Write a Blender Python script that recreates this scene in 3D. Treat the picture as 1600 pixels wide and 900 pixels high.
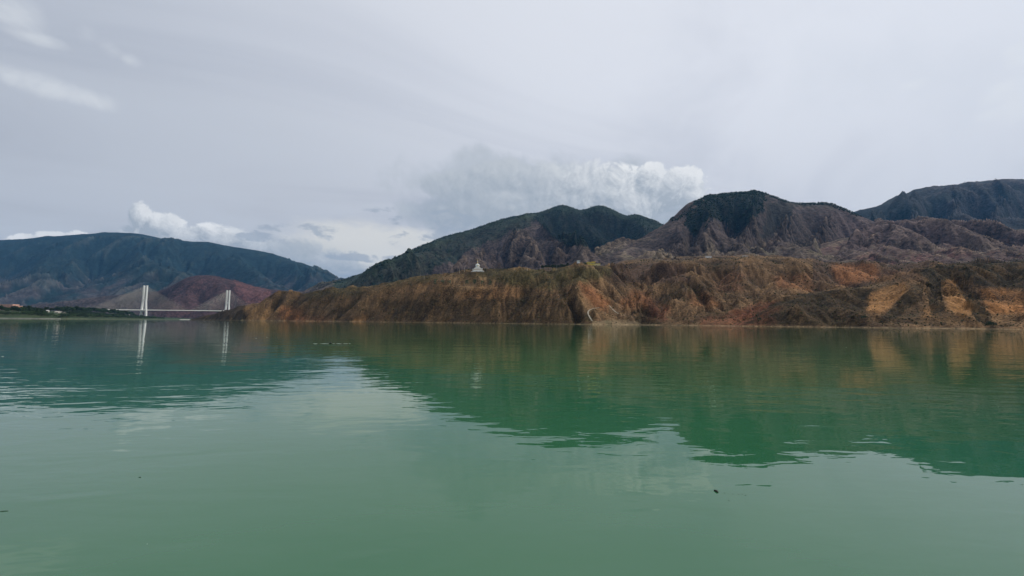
import bpy, bmesh, math, random
import numpy as np
from mathutils import Matrix, Vector

random.seed(7); rng = np.random.default_rng(7)
scene = bpy.context.scene
col = scene.collection
for o in list(bpy.data.objects): bpy.data.objects.remove(o)

# ------------------------------------------------------------------ camera
FPX = 671.0                       # focal length in photograph pixels (1600 wide)
CAM = np.array([0.0, 0.0, 2.0])
PITCH, ROLL = math.radians(4.59), math.radians(0.544)
F_ = np.array([0, math.cos(PITCH), math.sin(PITCH)])
R0 = np.array([1.0, 0, 0]); U0 = np.array([0, -math.sin(PITCH), math.cos(PITCH)])
R_ = R0 * math.cos(ROLL) + U0 * math.sin(ROLL)
U_ = U0 * math.cos(ROLL) - R0 * math.sin(ROLL)
cam_data = bpy.data.cameras.new('camera'); cam = bpy.data.objects.new('camera', cam_data); col.objects.link(cam)
cam_data.sensor_width = 36; cam_data.lens = FPX / 1600 * 36
cam_data.clip_start = 0.1; cam_data.clip_end = 80000
m = Matrix.Identity(4)
for i in range(3):
    m[i][0] = R_[i]; m[i][1] = U_[i]; m[i][2] = -F_[i]; m[i][3] = CAM[i]
cam.matrix_world = m
scene.camera = cam

def ray(px, py):
    d = F_ + (px - 800) / FPX * R_ - (py - 450) / FPX * U_
    return d / np.linalg.norm(d)
def W(px, py, Y):                 # a pixel and a depth -> a point in the world
    d = ray(px, py); return CAM + d * (Y / d[1])
def WZ(px, Y, Z):                 # pixel column, depth and height -> a point in the world
    py = 500.0
    for _ in range(4):
        p = W(px, py, Y); py -= (Z - p[2]) / Y * FPX
    return W(px, py, Y)
def project(P):
    d = P - CAM; z = d @ F_
    return 800 + FPX * (d @ R_) / z, 450 - FPX * (d @ U_) / z
def azel(px, py):
    d = ray(px, py); return math.atan2(d[0], d[1]), math.asin(d[2])

# ------------------------------------------------------------------ render and exposure
scene.render.engine = 'CYCLES'
scene.view_settings.view_transform = 'Standard'; scene.view_settings.look = 'None'
scene.view_settings.exposure = 0.0; scene.view_settings.gamma = 1.0
scene.view_settings.use_curve_mapping = False
scene.cycles.use_denoising = True
scene.cycles.max_bounces = 5; scene.cycles.diffuse_bounces = 2; scene.cycles.glossy_bounces = 3
scene.cycles.volume_bounces = 0; scene.cycles.transmission_bounces = 2
scene.cycles.sample_clamp_indirect = 4.0

# ------------------------------------------------------------------ sun
SUN_AZ, SUN_EL = math.radians(70), math.radians(54)      # from the right, beyond the frame
SUNV = np.array([math.sin(SUN_AZ) * math.cos(SUN_EL), math.cos(SUN_AZ) * math.cos(SUN_EL), math.sin(SUN_EL)])
sl = bpy.data.lights.new('sun', 'SUN'); sun = bpy.data.objects.new('sun', sl); col.objects.link(sun)
sl.energy = 2.4; sl.angle = math.radians(3); sl.color = (1.0, 0.95, 0.87)
sun.rotation_euler = Vector(SUNV).to_track_quat('Z', 'Y').to_euler(); sun.location = (300, 0, 600)

# ------------------------------------------------------------------ node helpers
class G:
    """small expression builder for shader node trees"""
    def __init__(s, nt): s.nt = nt
    def node(s, t, **kw):
        n = s.nt.nodes.new(t)
        for k, v in kw.items(): setattr(n, k, v)
        return n
    def link(s, a, sock):
        if hasattr(a, 'is_linked'): s.nt.links.new(a, sock)
        else: sock.default_value = a
    def m(s, op, a, b=None, c=None, clamp=False):
        n = s.node('ShaderNodeMath', operation=op, use_clamp=clamp)
        for i, x in enumerate((a, b, c)):
            if x is not None: s.link(x, n.inputs[i])
        return n.outputs[0]
    def add(s, a, b): return s.m('ADD', a, b)
    def sub(s, a, b): return s.m('SUBTRACT', a, b)
    def mul(s, a, b): return s.m('MULTIPLY', a, b)
    def sm(s, x, lo, hi, a=0.0, b=1.0):            # smoothstep
        n = s.node('ShaderNodeMapRange', interpolation_type='SMOOTHSTEP')
        for k, v in zip(range(5), (x, lo, hi, a, b)): s.link(v, n.inputs[k])
        return n.outputs[0]
    def mix(s, f, a, b, blend='MIX'):
        n = s.node('ShaderNodeMix', data_type='RGBA', blend_type=blend)
        s.link(f, n.inputs[0])
        for x, k in ((a, 6), (b, 7)):
            if isinstance(x, (tuple, list)): x = tuple(x) + ((1,) if len(x) == 3 else ())
            s.link(x, n.inputs[k])
        return n.outputs[2]
    def vec(s, x, y, z=0.0):
        n = s.node('ShaderNodeCombineXYZ')
        for i, v in enumerate((x, y, z)): s.link(v, n.inputs[i])
        return n.outputs[0]
    def vm(s, op, a, b):
        n = s.node('ShaderNodeVectorMath', operation=op)
        s.link(a, n.inputs[0])
        if b is not None: s.link(b, n.inputs[1])
        return n
    def noise(s, v, scale, detail=2, rough=0.5, dist=0.0, dims='3D'):
        n = s.node('ShaderNodeTexNoise', noise_dimensions=dims)
        s.link(v, n.inputs['Vector'])
        n.inputs['Scale'].default_value = scale; n.inputs['Detail'].default_value = detail
        n.inputs['Roughness'].default_value = rough; n.inputs['Distortion'].default_value = dist
        return n.outputs[0]
    def voro(s, v, scale, detail=2.0, rough=0.5):
        n = s.node('ShaderNodeTexVoronoi', voronoi_dimensions='2D', feature='F1', normalize=True)
        s.link(v, n.inputs['Vector']); n.inputs['Scale'].default_value = scale
        n.inputs['Detail'].default_value = detail; n.inputs['Roughness'].default_value = rough
        return n.outputs['Distance']

# ------------------------------------------------------------------ sky
world = bpy.data.worlds.new('World'); scene.world = world; world.use_nodes = True
wn = world.node_tree; wn.nodes.clear(); g = G(wn)
STR = 0.1
out = g.node('ShaderNodeOutputWorld'); bg = g.node('ShaderNodeBackground'); bg.inputs[1].default_value = STR
wn.links.new(bg.outputs[0], out.inputs[0])
sky = g.node('ShaderNodeTexSky', sky_type='NISHITA', sun_disc=False, sun_elevation=SUN_EL, sun_rotation=SUN_AZ,
             altitude=2000, air_density=1.0, dust_density=1.5)
tc = g.node('ShaderNodeTexCoord'); sep = g.node('ShaderNodeSeparateXYZ'); wn.links.new(tc.outputs['Generated'], sep.inputs[0])
dx, dy, dz = sep.outputs
AZ = g.m('ARCTAN2', dx, dy); EL = g.m('ARCSINE', g.m('MAXIMUM', dz, -0.99))
sund = g.vm('DOT_PRODUCT', tc.outputs['Generated'], tuple(SUNV)).outputs['Value']
def C(r, gg, b): return (r / STR, gg / STR, b / STR, 1)
# thin high overcast: brighter toward the sun, bluer and darker away from it
t_sun = g.sm(sund, -0.45, 0.85)
veil = g.mix(t_sun, C(.325, .372, .45), C(.86, .88, .935))
warm = g.m('MULTIPLY', g.sm(EL, 0.05, 0.55, 1.0, 0.0), 0.62)
veil = g.mix(warm, veil, C(.60, .60, .625))
plane = g.vm('DIVIDE', tc.outputs['Generated'], None)
den = g.add(g.m('MAXIMUM', dz, 0.0), 0.16)
PX = g.m('DIVIDE', dx, den); PY = g.m('DIVIDE', dy, den)
PV = g.vec(g.add(g.mul(PX, 0.9), g.mul(PY, 0.45)), g.add(g.mul(PY, 1.9), g.mul(PX, -0.9)))
n1 = g.noise(PV, 0.55, 5, 0.55, 0.6, '2D')
veil = g.mix(g.sm(n1, 0.30, 0.75, 0.0, 0.40), veil, C(.66, .70, .76))
veil = g.mix(g.sm(n1, 0.52, 0.22, 0.0, 0.28), veil, C(.35, .39, .48))
skyc = g.mix(0.90, sky.outputs[0], veil)

SV = g.vec(AZ, EL)
def ell(lst, az, el):
    """largest of a set of ellipses laid over directions of the sky (1 in the middle, 0 on the rim)"""
    r = None
    for (cx, cy, rx, ry) in lst:
        a0, e0 = azel(cx, cy); a1, _ = azel(cx + rx, cy); _, e1 = azel(cx, cy - ry)
        qx = g.m('MULTIPLY', g.sub(az, a0), 1 / abs(a1 - a0)); qy = g.m('MULTIPLY', g.sub(el, e0), 1 / abs(e1 - e0))
        v = g.sub(1.0, g.m('ADD', g.mul(qx, qx), g.mul(qy, qy)))
        r = v if r is None else g.m('SMOOTH_MAX', r, v, 0.25)
    return g.m('MAXIMUM', r, -3.0)
# wisps high up
wv = g.noise(SV, 7.0, 6, 0.62, 0.4, '2D')
wis = ell([(140, 55, 34, 26), (170, 76, 40, 20), (205, 92, 30, 16), (25, 20, 60, 40), (60, 60, 70, 14), (60, 130, 130, 24), (1570, 150, 60, 60), (1434, 131, 34, 12), (1590, 95, 36, 36), (1545, 178, 44, 16)], AZ, EL)
d_w = g.sm(g.add(g.mul(wis, 0.8), g.mul(g.sub(wv, 0.5), 2.4)), 0.05, 1.4, 0.0, 0.62)
skyc = g.mix(d_w, skyc, C(.82, .85, .87))
# soft grey cloud masses low over the ridges
fb = g.noise(SV, 9.0, 6, 0.58, 0.3, '2D'); fb2 = g.noise(g.vec(g.mul(AZ, 1.0), g.mul(EL, 2.4)), 16.0, 5, 0.6, 0.2, '2D')
soft = ell([(800, 300, 190, 72), (1040, 335, 70, 34), (700, 330, 90, 40), (960, 300, 130, 50), (730, 345, 90, 26), (350, 395, 170, 30), (470, 400, 110, 36), (560, 425, 60, 16), (840, 350, 160, 40)], AZ, EL)
d_s = g.sm(g.add(soft, g.mul(g.sub(fb, 0.5), 2.6)), -0.1, 0.9, 0.0, 0.85)
softc = g.mix(g.sm(g.add(fb, g.mul(g.sub(EL, 0.24), 0.9)), 0.34, 0.68), C(.30, .36, .435), C(.475, .52, .575))
skyc = g.mix(d_s, skyc, softc)
# bright gap of clear light near the horizon
gap = ell([(560, 385, 110, 40), (640, 375, 50, 22)], AZ, EL)
skyc = g.mix(g.sm(g.add(gap, g.mul(g.sub(fb2, 0.5), 1.5)), -0.5, 0.8, 0.0, 0.75), skyc, C(.78, .77, .725))
# cauliflower cumulus heads
def billow(az, el):
    w_ = g.noise(g.vec(az, el), 11.0, 3, 0.55, 0, '2D'); q = g.mul(g.sub(w_, 0.5), 0.07)
    v = g.vec(g.add(az, q), g.sub(el, q))
    return g.mul(g.sub(0.33, g.voro(v, 19.0, 4.0, 0.74)), 2.7)
heads = [(1062, 290, 44, 32), (1018, 284, 30, 30), (965, 296, 50, 40), (985, 318, 60, 30), (1082, 306, 22, 24), (905, 290, 66, 40), (865, 300, 60, 40), (840, 284, 60, 36), (780, 276, 55, 30), (720, 290, 60, 26), (800, 320, 110, 40),
         (219, 338, 20, 24), (254, 354, 38, 22), (240, 370, 50, 22), (340, 372, 50, 22), (300, 374, 44, 18), (400, 384, 50, 18), (450, 394, 66, 24), (505, 410, 60, 22),
         (90, 377, 36, 16), (120, 375, 26, 15), (40, 380, 34, 14)]
# further banks of the same cloud beyond the frame
heads += [(-260, 330, 120, 50), (1950, 300, 160, 50), (2600, 260, 300, 90)]
def hd(az, el):
    return g.add(g.mul(ell(heads, az, el), 0.62), g.mul(billow(az, el), 0.50))
h0 = hd(AZ, EL); h1 = hd(g.add(AZ, 0.012), g.add(EL, 0.013))
soft_l = g.sm(AZ, azel(800, 300)[0], azel(1000, 300)[0], 0.95, 0.18)          # the bank's far end dissolves, its head is crisp
soft_l = g.m('MINIMUM', soft_l, g.sm(AZ, azel(240, 300)[0], azel(420, 300)[0], 0.20, 0.34))
d_h = g.mul(g.m('DIVIDE', g.m('ADD', h0, 0.06), soft_l, clamp=True), 0.86)
d_h = g.m('MULTIPLY', d_h, g.sm(EL, 0.02, 0.09)); d_h = g.m('MULTIPLY', d_h, g.m('MAXIMUM', g.sm(fb, 0.28, 0.52, 0.35, 1.0), g.sm(soft_l, 0.7, 0.3)))
lit = g.m('MULTIPLY_ADD', g.sub(h0, h1), 1.25, g.sm(EL, 0.20, 0.36, 0.16, 0.50), clamp=True)
fall = g.mul(g.sm(fb, 0.3, 0.7, 0.75, 1.05), g.m('MAXIMUM', g.sm(AZ, azel(760, 300)[0], azel(1000, 300)[0], 0.30, 1.0), g.sm(AZ, azel(520, 300)[0], azel(330, 300)[0], 0.0, 1.0)))
headc = g.mix(g.mul(lit, fall), C(.385, .435, .495), C(.90, .91, .915))
skyc = g.mix(d_h, skyc, headc)
# small dark scraps below
scr = ell([(480, 362, 55, 11), (440, 352, 30, 6), (615, 345, 28, 9), (680, 372, 44, 9), (622, 383, 14, 6), (560, 402, 50, 7), (700, 350, 60, 18), (590, 327, 24, 6), (410, 372, 40, 9)], AZ, EL)
d_c = g.sm(g.add(g.mul(scr, 0.75), g.mul(g.sub(fb2, 0.5), 6.0)), 0.0, 1.1, 0.0, 0.75)
skyc = g.mix(d_c, skyc, C(.365, .42, .50))
g.link(skyc, bg.inputs[0])
world.cycles.sampling_method = 'MANUAL'; world.cycles.sample_map_resolution = 512

# ------------------------------------------------------------------ numpy noise, terrain
def h2(ix, iy, s):
    a = np.sin(ix * 127.1 + iy * 311.7 + s * 17.13) * 43758.5453; b = np.sin(ix * 269.5 + iy * 183.3 + s * 9.71) * 28001.8384
    return a - np.floor(a), b - np.floor(b)
def perlin(x, y, s=0.0):
    ix, iy = np.floor(x), np.floor(y); fx, fy = x - ix, y - iy
    ux, uy = fx * fx * fx * (fx * (fx * 6 - 15) + 10), fy * fy * fy * (fy * (fy * 6 - 15) + 10)
    def gr(i, j):
        a, _ = h2(ix + i, iy + j, s); a = a * 2 * np.pi
        return np.cos(a) * (fx - i) + np.sin(a) * (fy - j)
    a = gr(0, 0); b = gr(1, 0); c = gr(0, 1); d = gr(1, 1)
    return (a + (b - a) * ux) + ((c + (d - c) * ux) - (a + (b - a) * ux)) * uy
def fbm(x, y, oct=4, s=0.0, r=0.5):
    v = 0; a = 1.0; t = 0
    for i in range(oct):
        v = v + a * perlin(x, y, s + i * 3.7); t += a; x = x * 2.03 + 5.2; y = y * 2.03 + 1.3; a *= r
    return v / t * 1.6
def erode(x, y, gx, gy, cell, amp, octs, s=0.0, gain=0.45, ridge=0.0):
    """branching gullies that run down the slope (gx, gy)"""
    H = np.zeros_like(x); dxh = np.zeros_like(x); dyh = np.zeros_like(x)
    mod = 0.35 + 1.05 * ss(fbm(x / cell * .33, y / cell * .33, 3, s + 60.), -.45, .5)
    x = x + fbm(x / cell * .5, y / cell * .5, 3, s + 80.) * cell * .45; y = y + fbm(x / cell * .5, y / cell * .5, 3, s + 90.) * cell * .45
    f = 1.0 / cell; a = amp
    for o in range(octs):
        ex, ey = gx + dxh, gy + dyh
        l = np.sqrt(ex * ex + ey * ey) + 1e-6
        k = np.minimum(1.0, l / 0.12)
        qx, qy = -ey / l * k, ex / l * k                    # across the slope
        X, Y = x * f, y * f; ix, iy = np.floor(X), np.floor(Y); fx, fy = X - ix, Y - iy
        va = np.zeros_like(x); vd = np.zeros_like(x); wt = np.zeros_like(x)
        for i in (-2, -1, 0, 1):
            for j in (-2, -1, 0, 1):
                hx, hy = h2(ix - i, iy - j, s + o)
                px_, py_ = fx + i - hx * 0.5, fy + j - hy * 0.5
                w = np.exp(-2.0 * (px_ * px_ + py_ * py_)); wt += w
                mag = (px_ * qx + py_ * qy) * 2 * np.pi
                va += np.cos(mag) * w; vd -= np.sin(mag) * w
        va /= wt; vd /= wt
        H += va * a * k * (mod if o < 2 else .5 + .5 * mod)
        dxh += vd * qx * a * f * 3.0; dyh += vd * qy * a * f * 3.0
        a *= gain; f *= 2.0
    return H
def resample(pts, step):
    P = [np.asarray(pts[0], float)]
    for a, b in zip(pts[:-1], pts[1:]):
        a = np.asarray(a, float); b = np.asarray(b, float); n = max(1, int(round(np.linalg.norm((b - a)[:2]) / step)))
        for i in range(1, n + 1): P.append(a + (b - a) * i / n)
    return P
class Surf:
    """a land surface through ridge, valley and shore lines (multiquadric interpolation)"""
    def __init__(s, lines, step, c):
        P = []
        for l in lines: P += resample(l, step)
        P = np.array(P); keep = []
        for p in P:
            if all((p[0] - q[0]) ** 2 + (p[1] - q[1]) ** 2 > (step * 0.3) ** 2 for q in keep): keep.append(p)
        P = np.array(keep); n = len(P); s.P = P; s.c = c
        D = np.sqrt(((P[:, None, :2] - P[None, :, :2]) ** 2).sum(-1) + c * c)
        A = np.zeros((n + 1, n + 1)); A[:n, :n] = D - np.eye(n) * c * 0.15; A[:n, n] = 1; A[n, :n] = 1
        s.w = np.linalg.solve(A, np.append(P[:, 2], 0))
    def __call__(s, x, y):
        z = np.full(x.shape, s.w[-1], x.dtype); gx = np.zeros_like(z); gy = np.zeros_like(z)
        for px, py, w in zip(s.P[:, 0].tolist(), s.P[:, 1].tolist(), s.w[:-1].tolist()):
            a = x - px; b = y - py; r = np.sqrt(a * a + b * b + s.c * s.c); z += w * r; t = w / r; gx += t * a; gy += t * b
        return z, gx, gy
def px2u(px): return (px - 800) / FPX
def fan(u0, u1, du, y0, y1, q):
    us = np.arange(u0, u1, du); n = int(math.log(y1 / y0) / math.log(1 + q)); ys = y0 * (1 + q) ** np.arange(n)
    U, Y = np.meshgrid(us, ys); return (U * Y).astype(np.float32), Y.astype(np.float32)
def grid_mesh(name, X, Y, Z, colr, mat, zmin=-4.0, kind='structure'):
    r, c = X.shape; idx = np.arange(r * c).reshape(r, c)
    q = np.stack([idx[:-1, :-1], idx[:-1, 1:], idx[1:, 1:], idx[1:, :-1]], -1).reshape(-1, 4)
    q = q[(Z.ravel()[q] > zmin).any(1)]
    used, inv = np.unique(q, return_inverse=True); q = inv.reshape(-1, 4)
    co = np.stack([X.ravel(), Y.ravel(), np.maximum(Z.ravel(), -5.2)], -1)[used]
    return raw_mesh(name, co, q, mat, kind, colr.reshape(-1, 3)[used] if colr is not None else None, True)
def raw_mesh(name, co, faces, mat, kind=None, colr=None, smooth=False, parent=None):
    me = bpy.data.meshes.new(name); n, k = faces.shape
    me.vertices.add(len(co)); me.vertices.foreach_set('co', np.ascontiguousarray(co, dtype=np.float32).ravel())
    me.loops.add(n * k); me.loops.foreach_set('vertex_index', np.ascontiguousarray(faces, dtype=np.int32).ravel())
    me.polygons.add(n); me.polygons.foreach_set('loop_start', np.arange(0, n * k, k, dtype=np.int32))
    if smooth: me.polygons.foreach_set('use_smooth', np.ones(n, dtype=bool))
    me.update(calc_edges=True)
    if colr is not None:
        at = me.color_attributes.new('Col', 'FLOAT_COLOR', 'POINT')
        at.data.foreach_set('color', np.concatenate([colr, np.ones((len(colr), 1))], 1).astype(np.float32).ravel())
    me.materials.append(mat); o = bpy.data.objects.new(name, me); col.objects.link(o)
    if kind: o['kind'] = kind
    if parent: o.parent = parent
    return o
def in_poly(px, py, poly):
    r = np.zeros(px.shape, bool); n = len(poly); j = n - 1
    for i in range(n):
        (xi, yi), (xj, yj) = poly[i], poly[j]
        c = ((yi > py) != (yj > py)) & (px < (xj - xi) * (py - yi) / (yj - yi + 1e-9) + xi); r ^= c; j = i
    return r
def ss(x, a, b):
    t = np.clip((x - a) / (b - a), 0, 1); return t * t * (3 - 2 * t)
def mixc(c, m, d): return c + (np.asarray(d) - c) * m[..., None]

# ------------------------------------------------------------------ materials
def pmat(name, rough=0.9, spec=0.2):
    mt = bpy.data.materials.new(name); mt.use_nodes = True; b = mt.node_tree.nodes['Principled BSDF']
    b.inputs['Roughness'].default_value = rough; b.inputs['Specular IOR Level'].default_value = spec
    return mt, G(mt.node_tree), b
def land_mat(name, s1, s2, amt, bump_d, bump_s, tuft=0):
    mt, g, b = pmat(name, 0.95, 0.1)
    at = g.node('ShaderNodeVertexColor', layer_name='Col'); geo = g.node('ShaderNodeNewGeometry'); P = geo.outputs['Position']
    n = g.noise(P, s1, 4, 0.65); n2 = g.noise(P, s2, 3, 0.6)
    f = g.m('MULTIPLY', g.sm(n, 0.28, 0.72, 1 - amt, 1 + amt), g.sm(n2, 0.3, 0.7, 1 - amt * 0.6, 1 + amt * 0.6))
    if tuft:                                     # tufts of low scrub, too small to model one by one
        tn = g.noise(P, tuft, 3, 0.7); den_ = g.noise(P, tuft * .07, 2, .5)
        f = g.m('MULTIPLY', f, g.sm(g.add(tn, g.mul(g.sub(den_, .5), .5)), .52, .60, 1.0, .42))
    c = g.vm('MULTIPLY', at.outputs['Color'], None); g.link(g.vec(f, f, f), c.inputs[1]); g.link(c.outputs[0], b.inputs['Base Color'])
    bp = g.node('ShaderNodeBump'); bp.inputs['Strength'].default_value = bump_s; bp.inputs['Distance'].default_value = bump_d
    g.link(g.noise(P, s1 * 0.7, 5, 0.65), bp.inputs['Height']); g.link(bp.outputs[0], b.inputs['Normal'])
    return mt
def flat_mat(name, c, var=0.15, scale=0.4, rough=0.85, spec=0.3):
    mt, g, b = pmat(name, rough, spec); geo = g.node('ShaderNodeNewGeometry')
    n = g.noise(geo.outputs['Position'], scale, 4, 0.65); f = g.sm(n, 0.25, 0.75, 1 - var, 1 + var)
    v = g.vm('MULTIPLY', tuple(c), None); g.link(g.vec(f, f, f), v.inputs[1]); g.link(v.outputs[0], b.inputs['Base Color'])
    return mt
M_near = land_mat('bluff_earth', 0.30, 0.045, 0.42, 2.0, 0.8, 0.36)
M_mid = land_mat('mountain_ground', 0.07, 0.013, 0.48, 10.0, 0.9, 0.05)
M_far = land_mat('far_mountain_ground', 0.025, 0.006, 0.32, 25.0, 0.7)

# water: turbid green, nearly still
M_water, gw, bw = pmat('lake_water', 0.012, 0.5)
geo = gw.node('ShaderNodeNewGeometry'); P = geo.outputs['Position']
bw.inputs['IOR'].default_value = 1.54
wsep = gw.node('ShaderNodeSeparateXYZ'); gw.link(P, wsep.inputs[0])
patch = gw.noise(gw.vec(gw.mul(wsep.outputs[0], .35), wsep.outputs[1]), 0.035, 5, 0.6, 0.5, '2D')
gw.link(gw.mix(gw.sm(patch, 0.3, 0.7), (.016, .097, .037), (.030, .114, .047)), bw.inputs['Base Color'])
rv = gw.vec(gw.add(gw.mul(wsep.outputs[0], 0.9), gw.mul(wsep.outputs[1], 0.25)), gw.add(gw.mul(wsep.outputs[1], 2.1), gw.mul(wsep.outputs[0], -0.2)))
r1 = gw.noise(rv, 0.85, 1.5, 0.4, 0.3, '2D'); r2 = gw.noise(rv, 0.16, 1.5, 0.4, 0.2, '2D')
r3 = gw.noise(rv, 2.9, 1.5, 0.5, 0.3, '2D')
calm = gw.sm(gw.noise(P, 0.05, 2, 0.5), 0.35, 0.65, 0.45, 1.0)
bp = gw.node('ShaderNodeBump'); bp.inputs['Strength'].default_value = 1.0; bp.inputs['Distance'].default_value = 1.0
gw.link(gw.mul(gw.add(gw.add(gw.mul(r1, 0.0130), gw.mul(r3, 0.0022)), gw.mul(r2, 0.036)), calm), bp.inputs['Height']); gw.link(bp.outputs[0], bw.inputs['Normal'])

# ------------------------------------------------------------------ lake and valley ground
def sheet(name, x0, x1, y0, y1, z, mat):
    return raw_mesh(name, np.array([[x0, y0, z], [x1, y0, z], [x1, y1, z], [x0, y1, z]], float), np.array([[0, 1, 2, 3]]), mat, 'structure')
lake = sheet('lake_water', -14000, 14000, -2500, 5200, 0.0, M_water)
M_ground = flat_mat('valley_ground', (.12, .10, .06), 0.25, 0.01)
sheet('ground', -22000, 22000, -4000, 22000, -6.0, M_ground)

# ------------------------------------------------------------------ the red bluffs on the far shore
shore = [(296, 1900), (325, 1700), (345, 1540), (368, 1390), (385, 1300), (420, 1230), (480, 1130), (560, 1000), (650, 880), (746, 780), (830, 690), (900, 645), (930, 640), (1000, 655),
         (1050, 635), (1100, 590), (1150, 548), (1240, 500), (1320, 465), (1400, 440), (1500, 425), (1600, 415), (1750, 400), (1950, 395)]
L = []
L.append([WZ(p, y, 0.2) for p, y in shore])
L.append([WZ(p, y - 45, -16) for p, y in shore]); L.append([WZ(p, y - 160, -40) for p, y in shore])
def w(*a): return [W(*q) for q in a]
def wz(*a): return [WZ(*q) for q in a]
# headland and stupa bluff: skyline, then the table behind it
L.append(w((392, 486, 1330), (402, 476, 1330), (412, 469, 1330), (425, 461, 1330), (437, 456, 1330), (449, 461, 1320), (461, 468, 1310), (476, 461, 1270), (500, 458.5, 1220), (530, 457.5, 1180),
           (560, 455, 1140), (600, 446.5, 1090), (630, 440.5, 1050), (660, 436, 1015), (690, 433.5, 985), (703, 430, 965), (722, 426.5, 945), (746, 425, 930), (780, 426.5, 905), (820, 425.5, 885),
           (860, 424, 870), (900, 420, 860), (940, 418.5, 870)))
L.append(w((316, 497.6, 1800), (335, 492, 1780), (356, 486.8, 1740), (380, 482, 1700), (410, 475, 1650), (440, 472, 1620)))
L.append(w((845, 421.8, 935), (865, 421, 940), (885, 420.3, 945), (905, 419.2, 940)))
L.append(wz((480, 1500, 60), (560, 1420, 70), (660, 1300, 80), (746, 1200, 95), (860, 1150, 104), (940, 1120, 108)))
L.append(wz((280, 2050, -10), (380, 2050, -8), (480, 2000, 10), (700, 1900, 60), (900, 1800, 90)))
# bench with the road under the stupa
L.append(w((690, 446, 925), (715, 446.8, 905), (745, 448, 880), (770, 450, 862)))
# right shoulder of that bluff and the ravine beside it
L.append(w((862, 440, 800), (880, 462, 735), (893, 483, 680), (905, 500, 655)))
L.append(w((953, 503, 672), (972, 490, 735), (988, 478, 800), (998, 464, 880), (1002, 448, 980), (1000, 430, 1120)))
L.append(w((905, 432, 840), (935, 452, 800), (962, 476, 752)))
# plateau rim, cliff foot, rising plateau
L.append(w((960, 414, 1010), (1000, 412.5, 1010), (1040, 410.5, 1000), (1080, 409.5, 985), (1120, 412, 965), (1160, 412, 950), (1200, 413, 935), (1250, 412, 935), (1290, 414, 960)))
L.append(w((962, 440, 970), (1010, 441, 965), (1068, 441, 935)))
L.append(w((950, 416, 1250), (1000, 410, 1300), (1060, 408, 1350), (1120, 407, 1330), (1180, 405, 1300), (1250, 407, 1290), (1290, 415, 1250), (1350, 425, 1220), (1500, 426, 1200), (1700, 424, 1200)))
L.append(w((970, 409, 1650), (1060, 404, 1650), (1150, 401, 1650), (1230, 404, 1650), (1320, 426, 1600), (1600, 430, 1600)))
# spurs and gullies under the rim
L.append(w((1085, 420, 930), (1075, 436, 870), (1095, 452, 800), (1110, 475, 720), (1105, 500, 620)))
L.append(w((985, 463, 800), (1000, 480, 740), (985, 497, 690)))
L.append(w((1030, 455, 860), (1035, 475, 770), (1030, 495, 700), (1045, 505, 650)))
L.append(w((1165, 420, 920), (1160, 440, 850), (1155, 462, 780), (1145, 480, 700), (1135, 500, 610)))
L.append(w((1120, 440, 900), (1128, 465, 800), (1125, 490, 690)))
L.append(w((1230, 420, 930), (1215, 440, 860), (1200, 462, 770)))
L.append(w((1195, 450, 870), (1180, 475, 740), (1165, 496, 620)))
L.append(w((1300, 437, 900), (1260, 446, 820), (1220, 462, 720)))
# orange bowl and the saddle behind the right bluff
L.append(w((1308, 418, 1010), (1335, 412.5, 1020), (1372, 413, 1010), (1400, 420, 990), (1440, 418, 980), (1500, 414, 1000), (1620, 412, 1000), (1800, 405, 1000)))
L.append(w((1320, 440, 880), (1360, 443, 860)))
# right bluff: crest, its back, spurs and gullies
L.append(w((1152, 506, 560), (1178, 489, 575), (1210, 474.5, 580), (1250, 462, 590), (1300, 453, 600), (1350, 449, 600), (1390, 441, 600), (1425, 428, 600), (1450, 420, 605), (1480, 415, 612),
           (1520, 412.5, 620), (1560, 410.5, 625), (1600, 411, 625), (1680, 405, 625), (1800, 400, 620), (1950, 400, 610)))
L.append(wz((1250, 690, 22), (1350, 720, 40), (1450, 730, 55), (1600, 760, 62), (1900, 760, 62)))
L.append(w((1425, 432, 590), (1405, 462, 535), (1385, 488, 490), (1375, 505, 452)))
L.append(w((1448, 436, 590), (1428, 460, 548), (1404, 486, 505), (1388, 505, 460)))
L.append(w((1470, 425, 598), (1474, 445, 560), (1462, 478, 500), (1455, 500, 452)))
L.append(w((1462, 440, 580), (1460, 470, 530), (1450, 492, 475)))
L.append(w((1492, 430, 596), (1515, 462, 540), (1532, 490, 485), (1540, 508, 440)))
L.append(w((1497, 438, 575), (1506, 470, 505), (1508, 495, 455)))
L.append(w((1560, 430, 590), (1558, 455, 535), (1570, 482, 480), (1578, 506, 432)))
L.append(w((1252, 472, 560), (1262, 490, 515), (1270, 505, 490)))
L.append(w((1330, 462, 560), (1340, 485, 505), (1345, 505, 462)))
L.append(w((1295, 470, 555), (1300, 492, 500)))
SA = Surf(L, 32, 9.0)
RIMS = np.array([q for l in L if any(abs(l[0][0] - r[0]) + abs(l[0][1] - r[1]) < .01 for r in (W(392, 486, 1330), W(960, 414, 1010), W(1152, 506, 560))) for q in resample(l, 14)])[:, :2]
CUTS = [W_ for W_ in (   # cut road benches: plan positions; heights come from the smooth land surface
    [WZ(*q) for q in ((690, 925, 60), (715, 905, 60), (745, 880, 60), (772, 860, 60))],
    [WZ(*q) for q in ((925, 652, 5), (921, 664, 5), (917, 676, 5), (919, 688, 5), (924, 700, 5), (931, 712, 5), (937, 722, 5))],
    [WZ(*q) for q in ((952, 742, 5), (960, 728, 5), (972, 712, 5), (986, 700, 5), (1003, 694, 5), (1020, 692, 5))])]
CUTP = []
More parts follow.
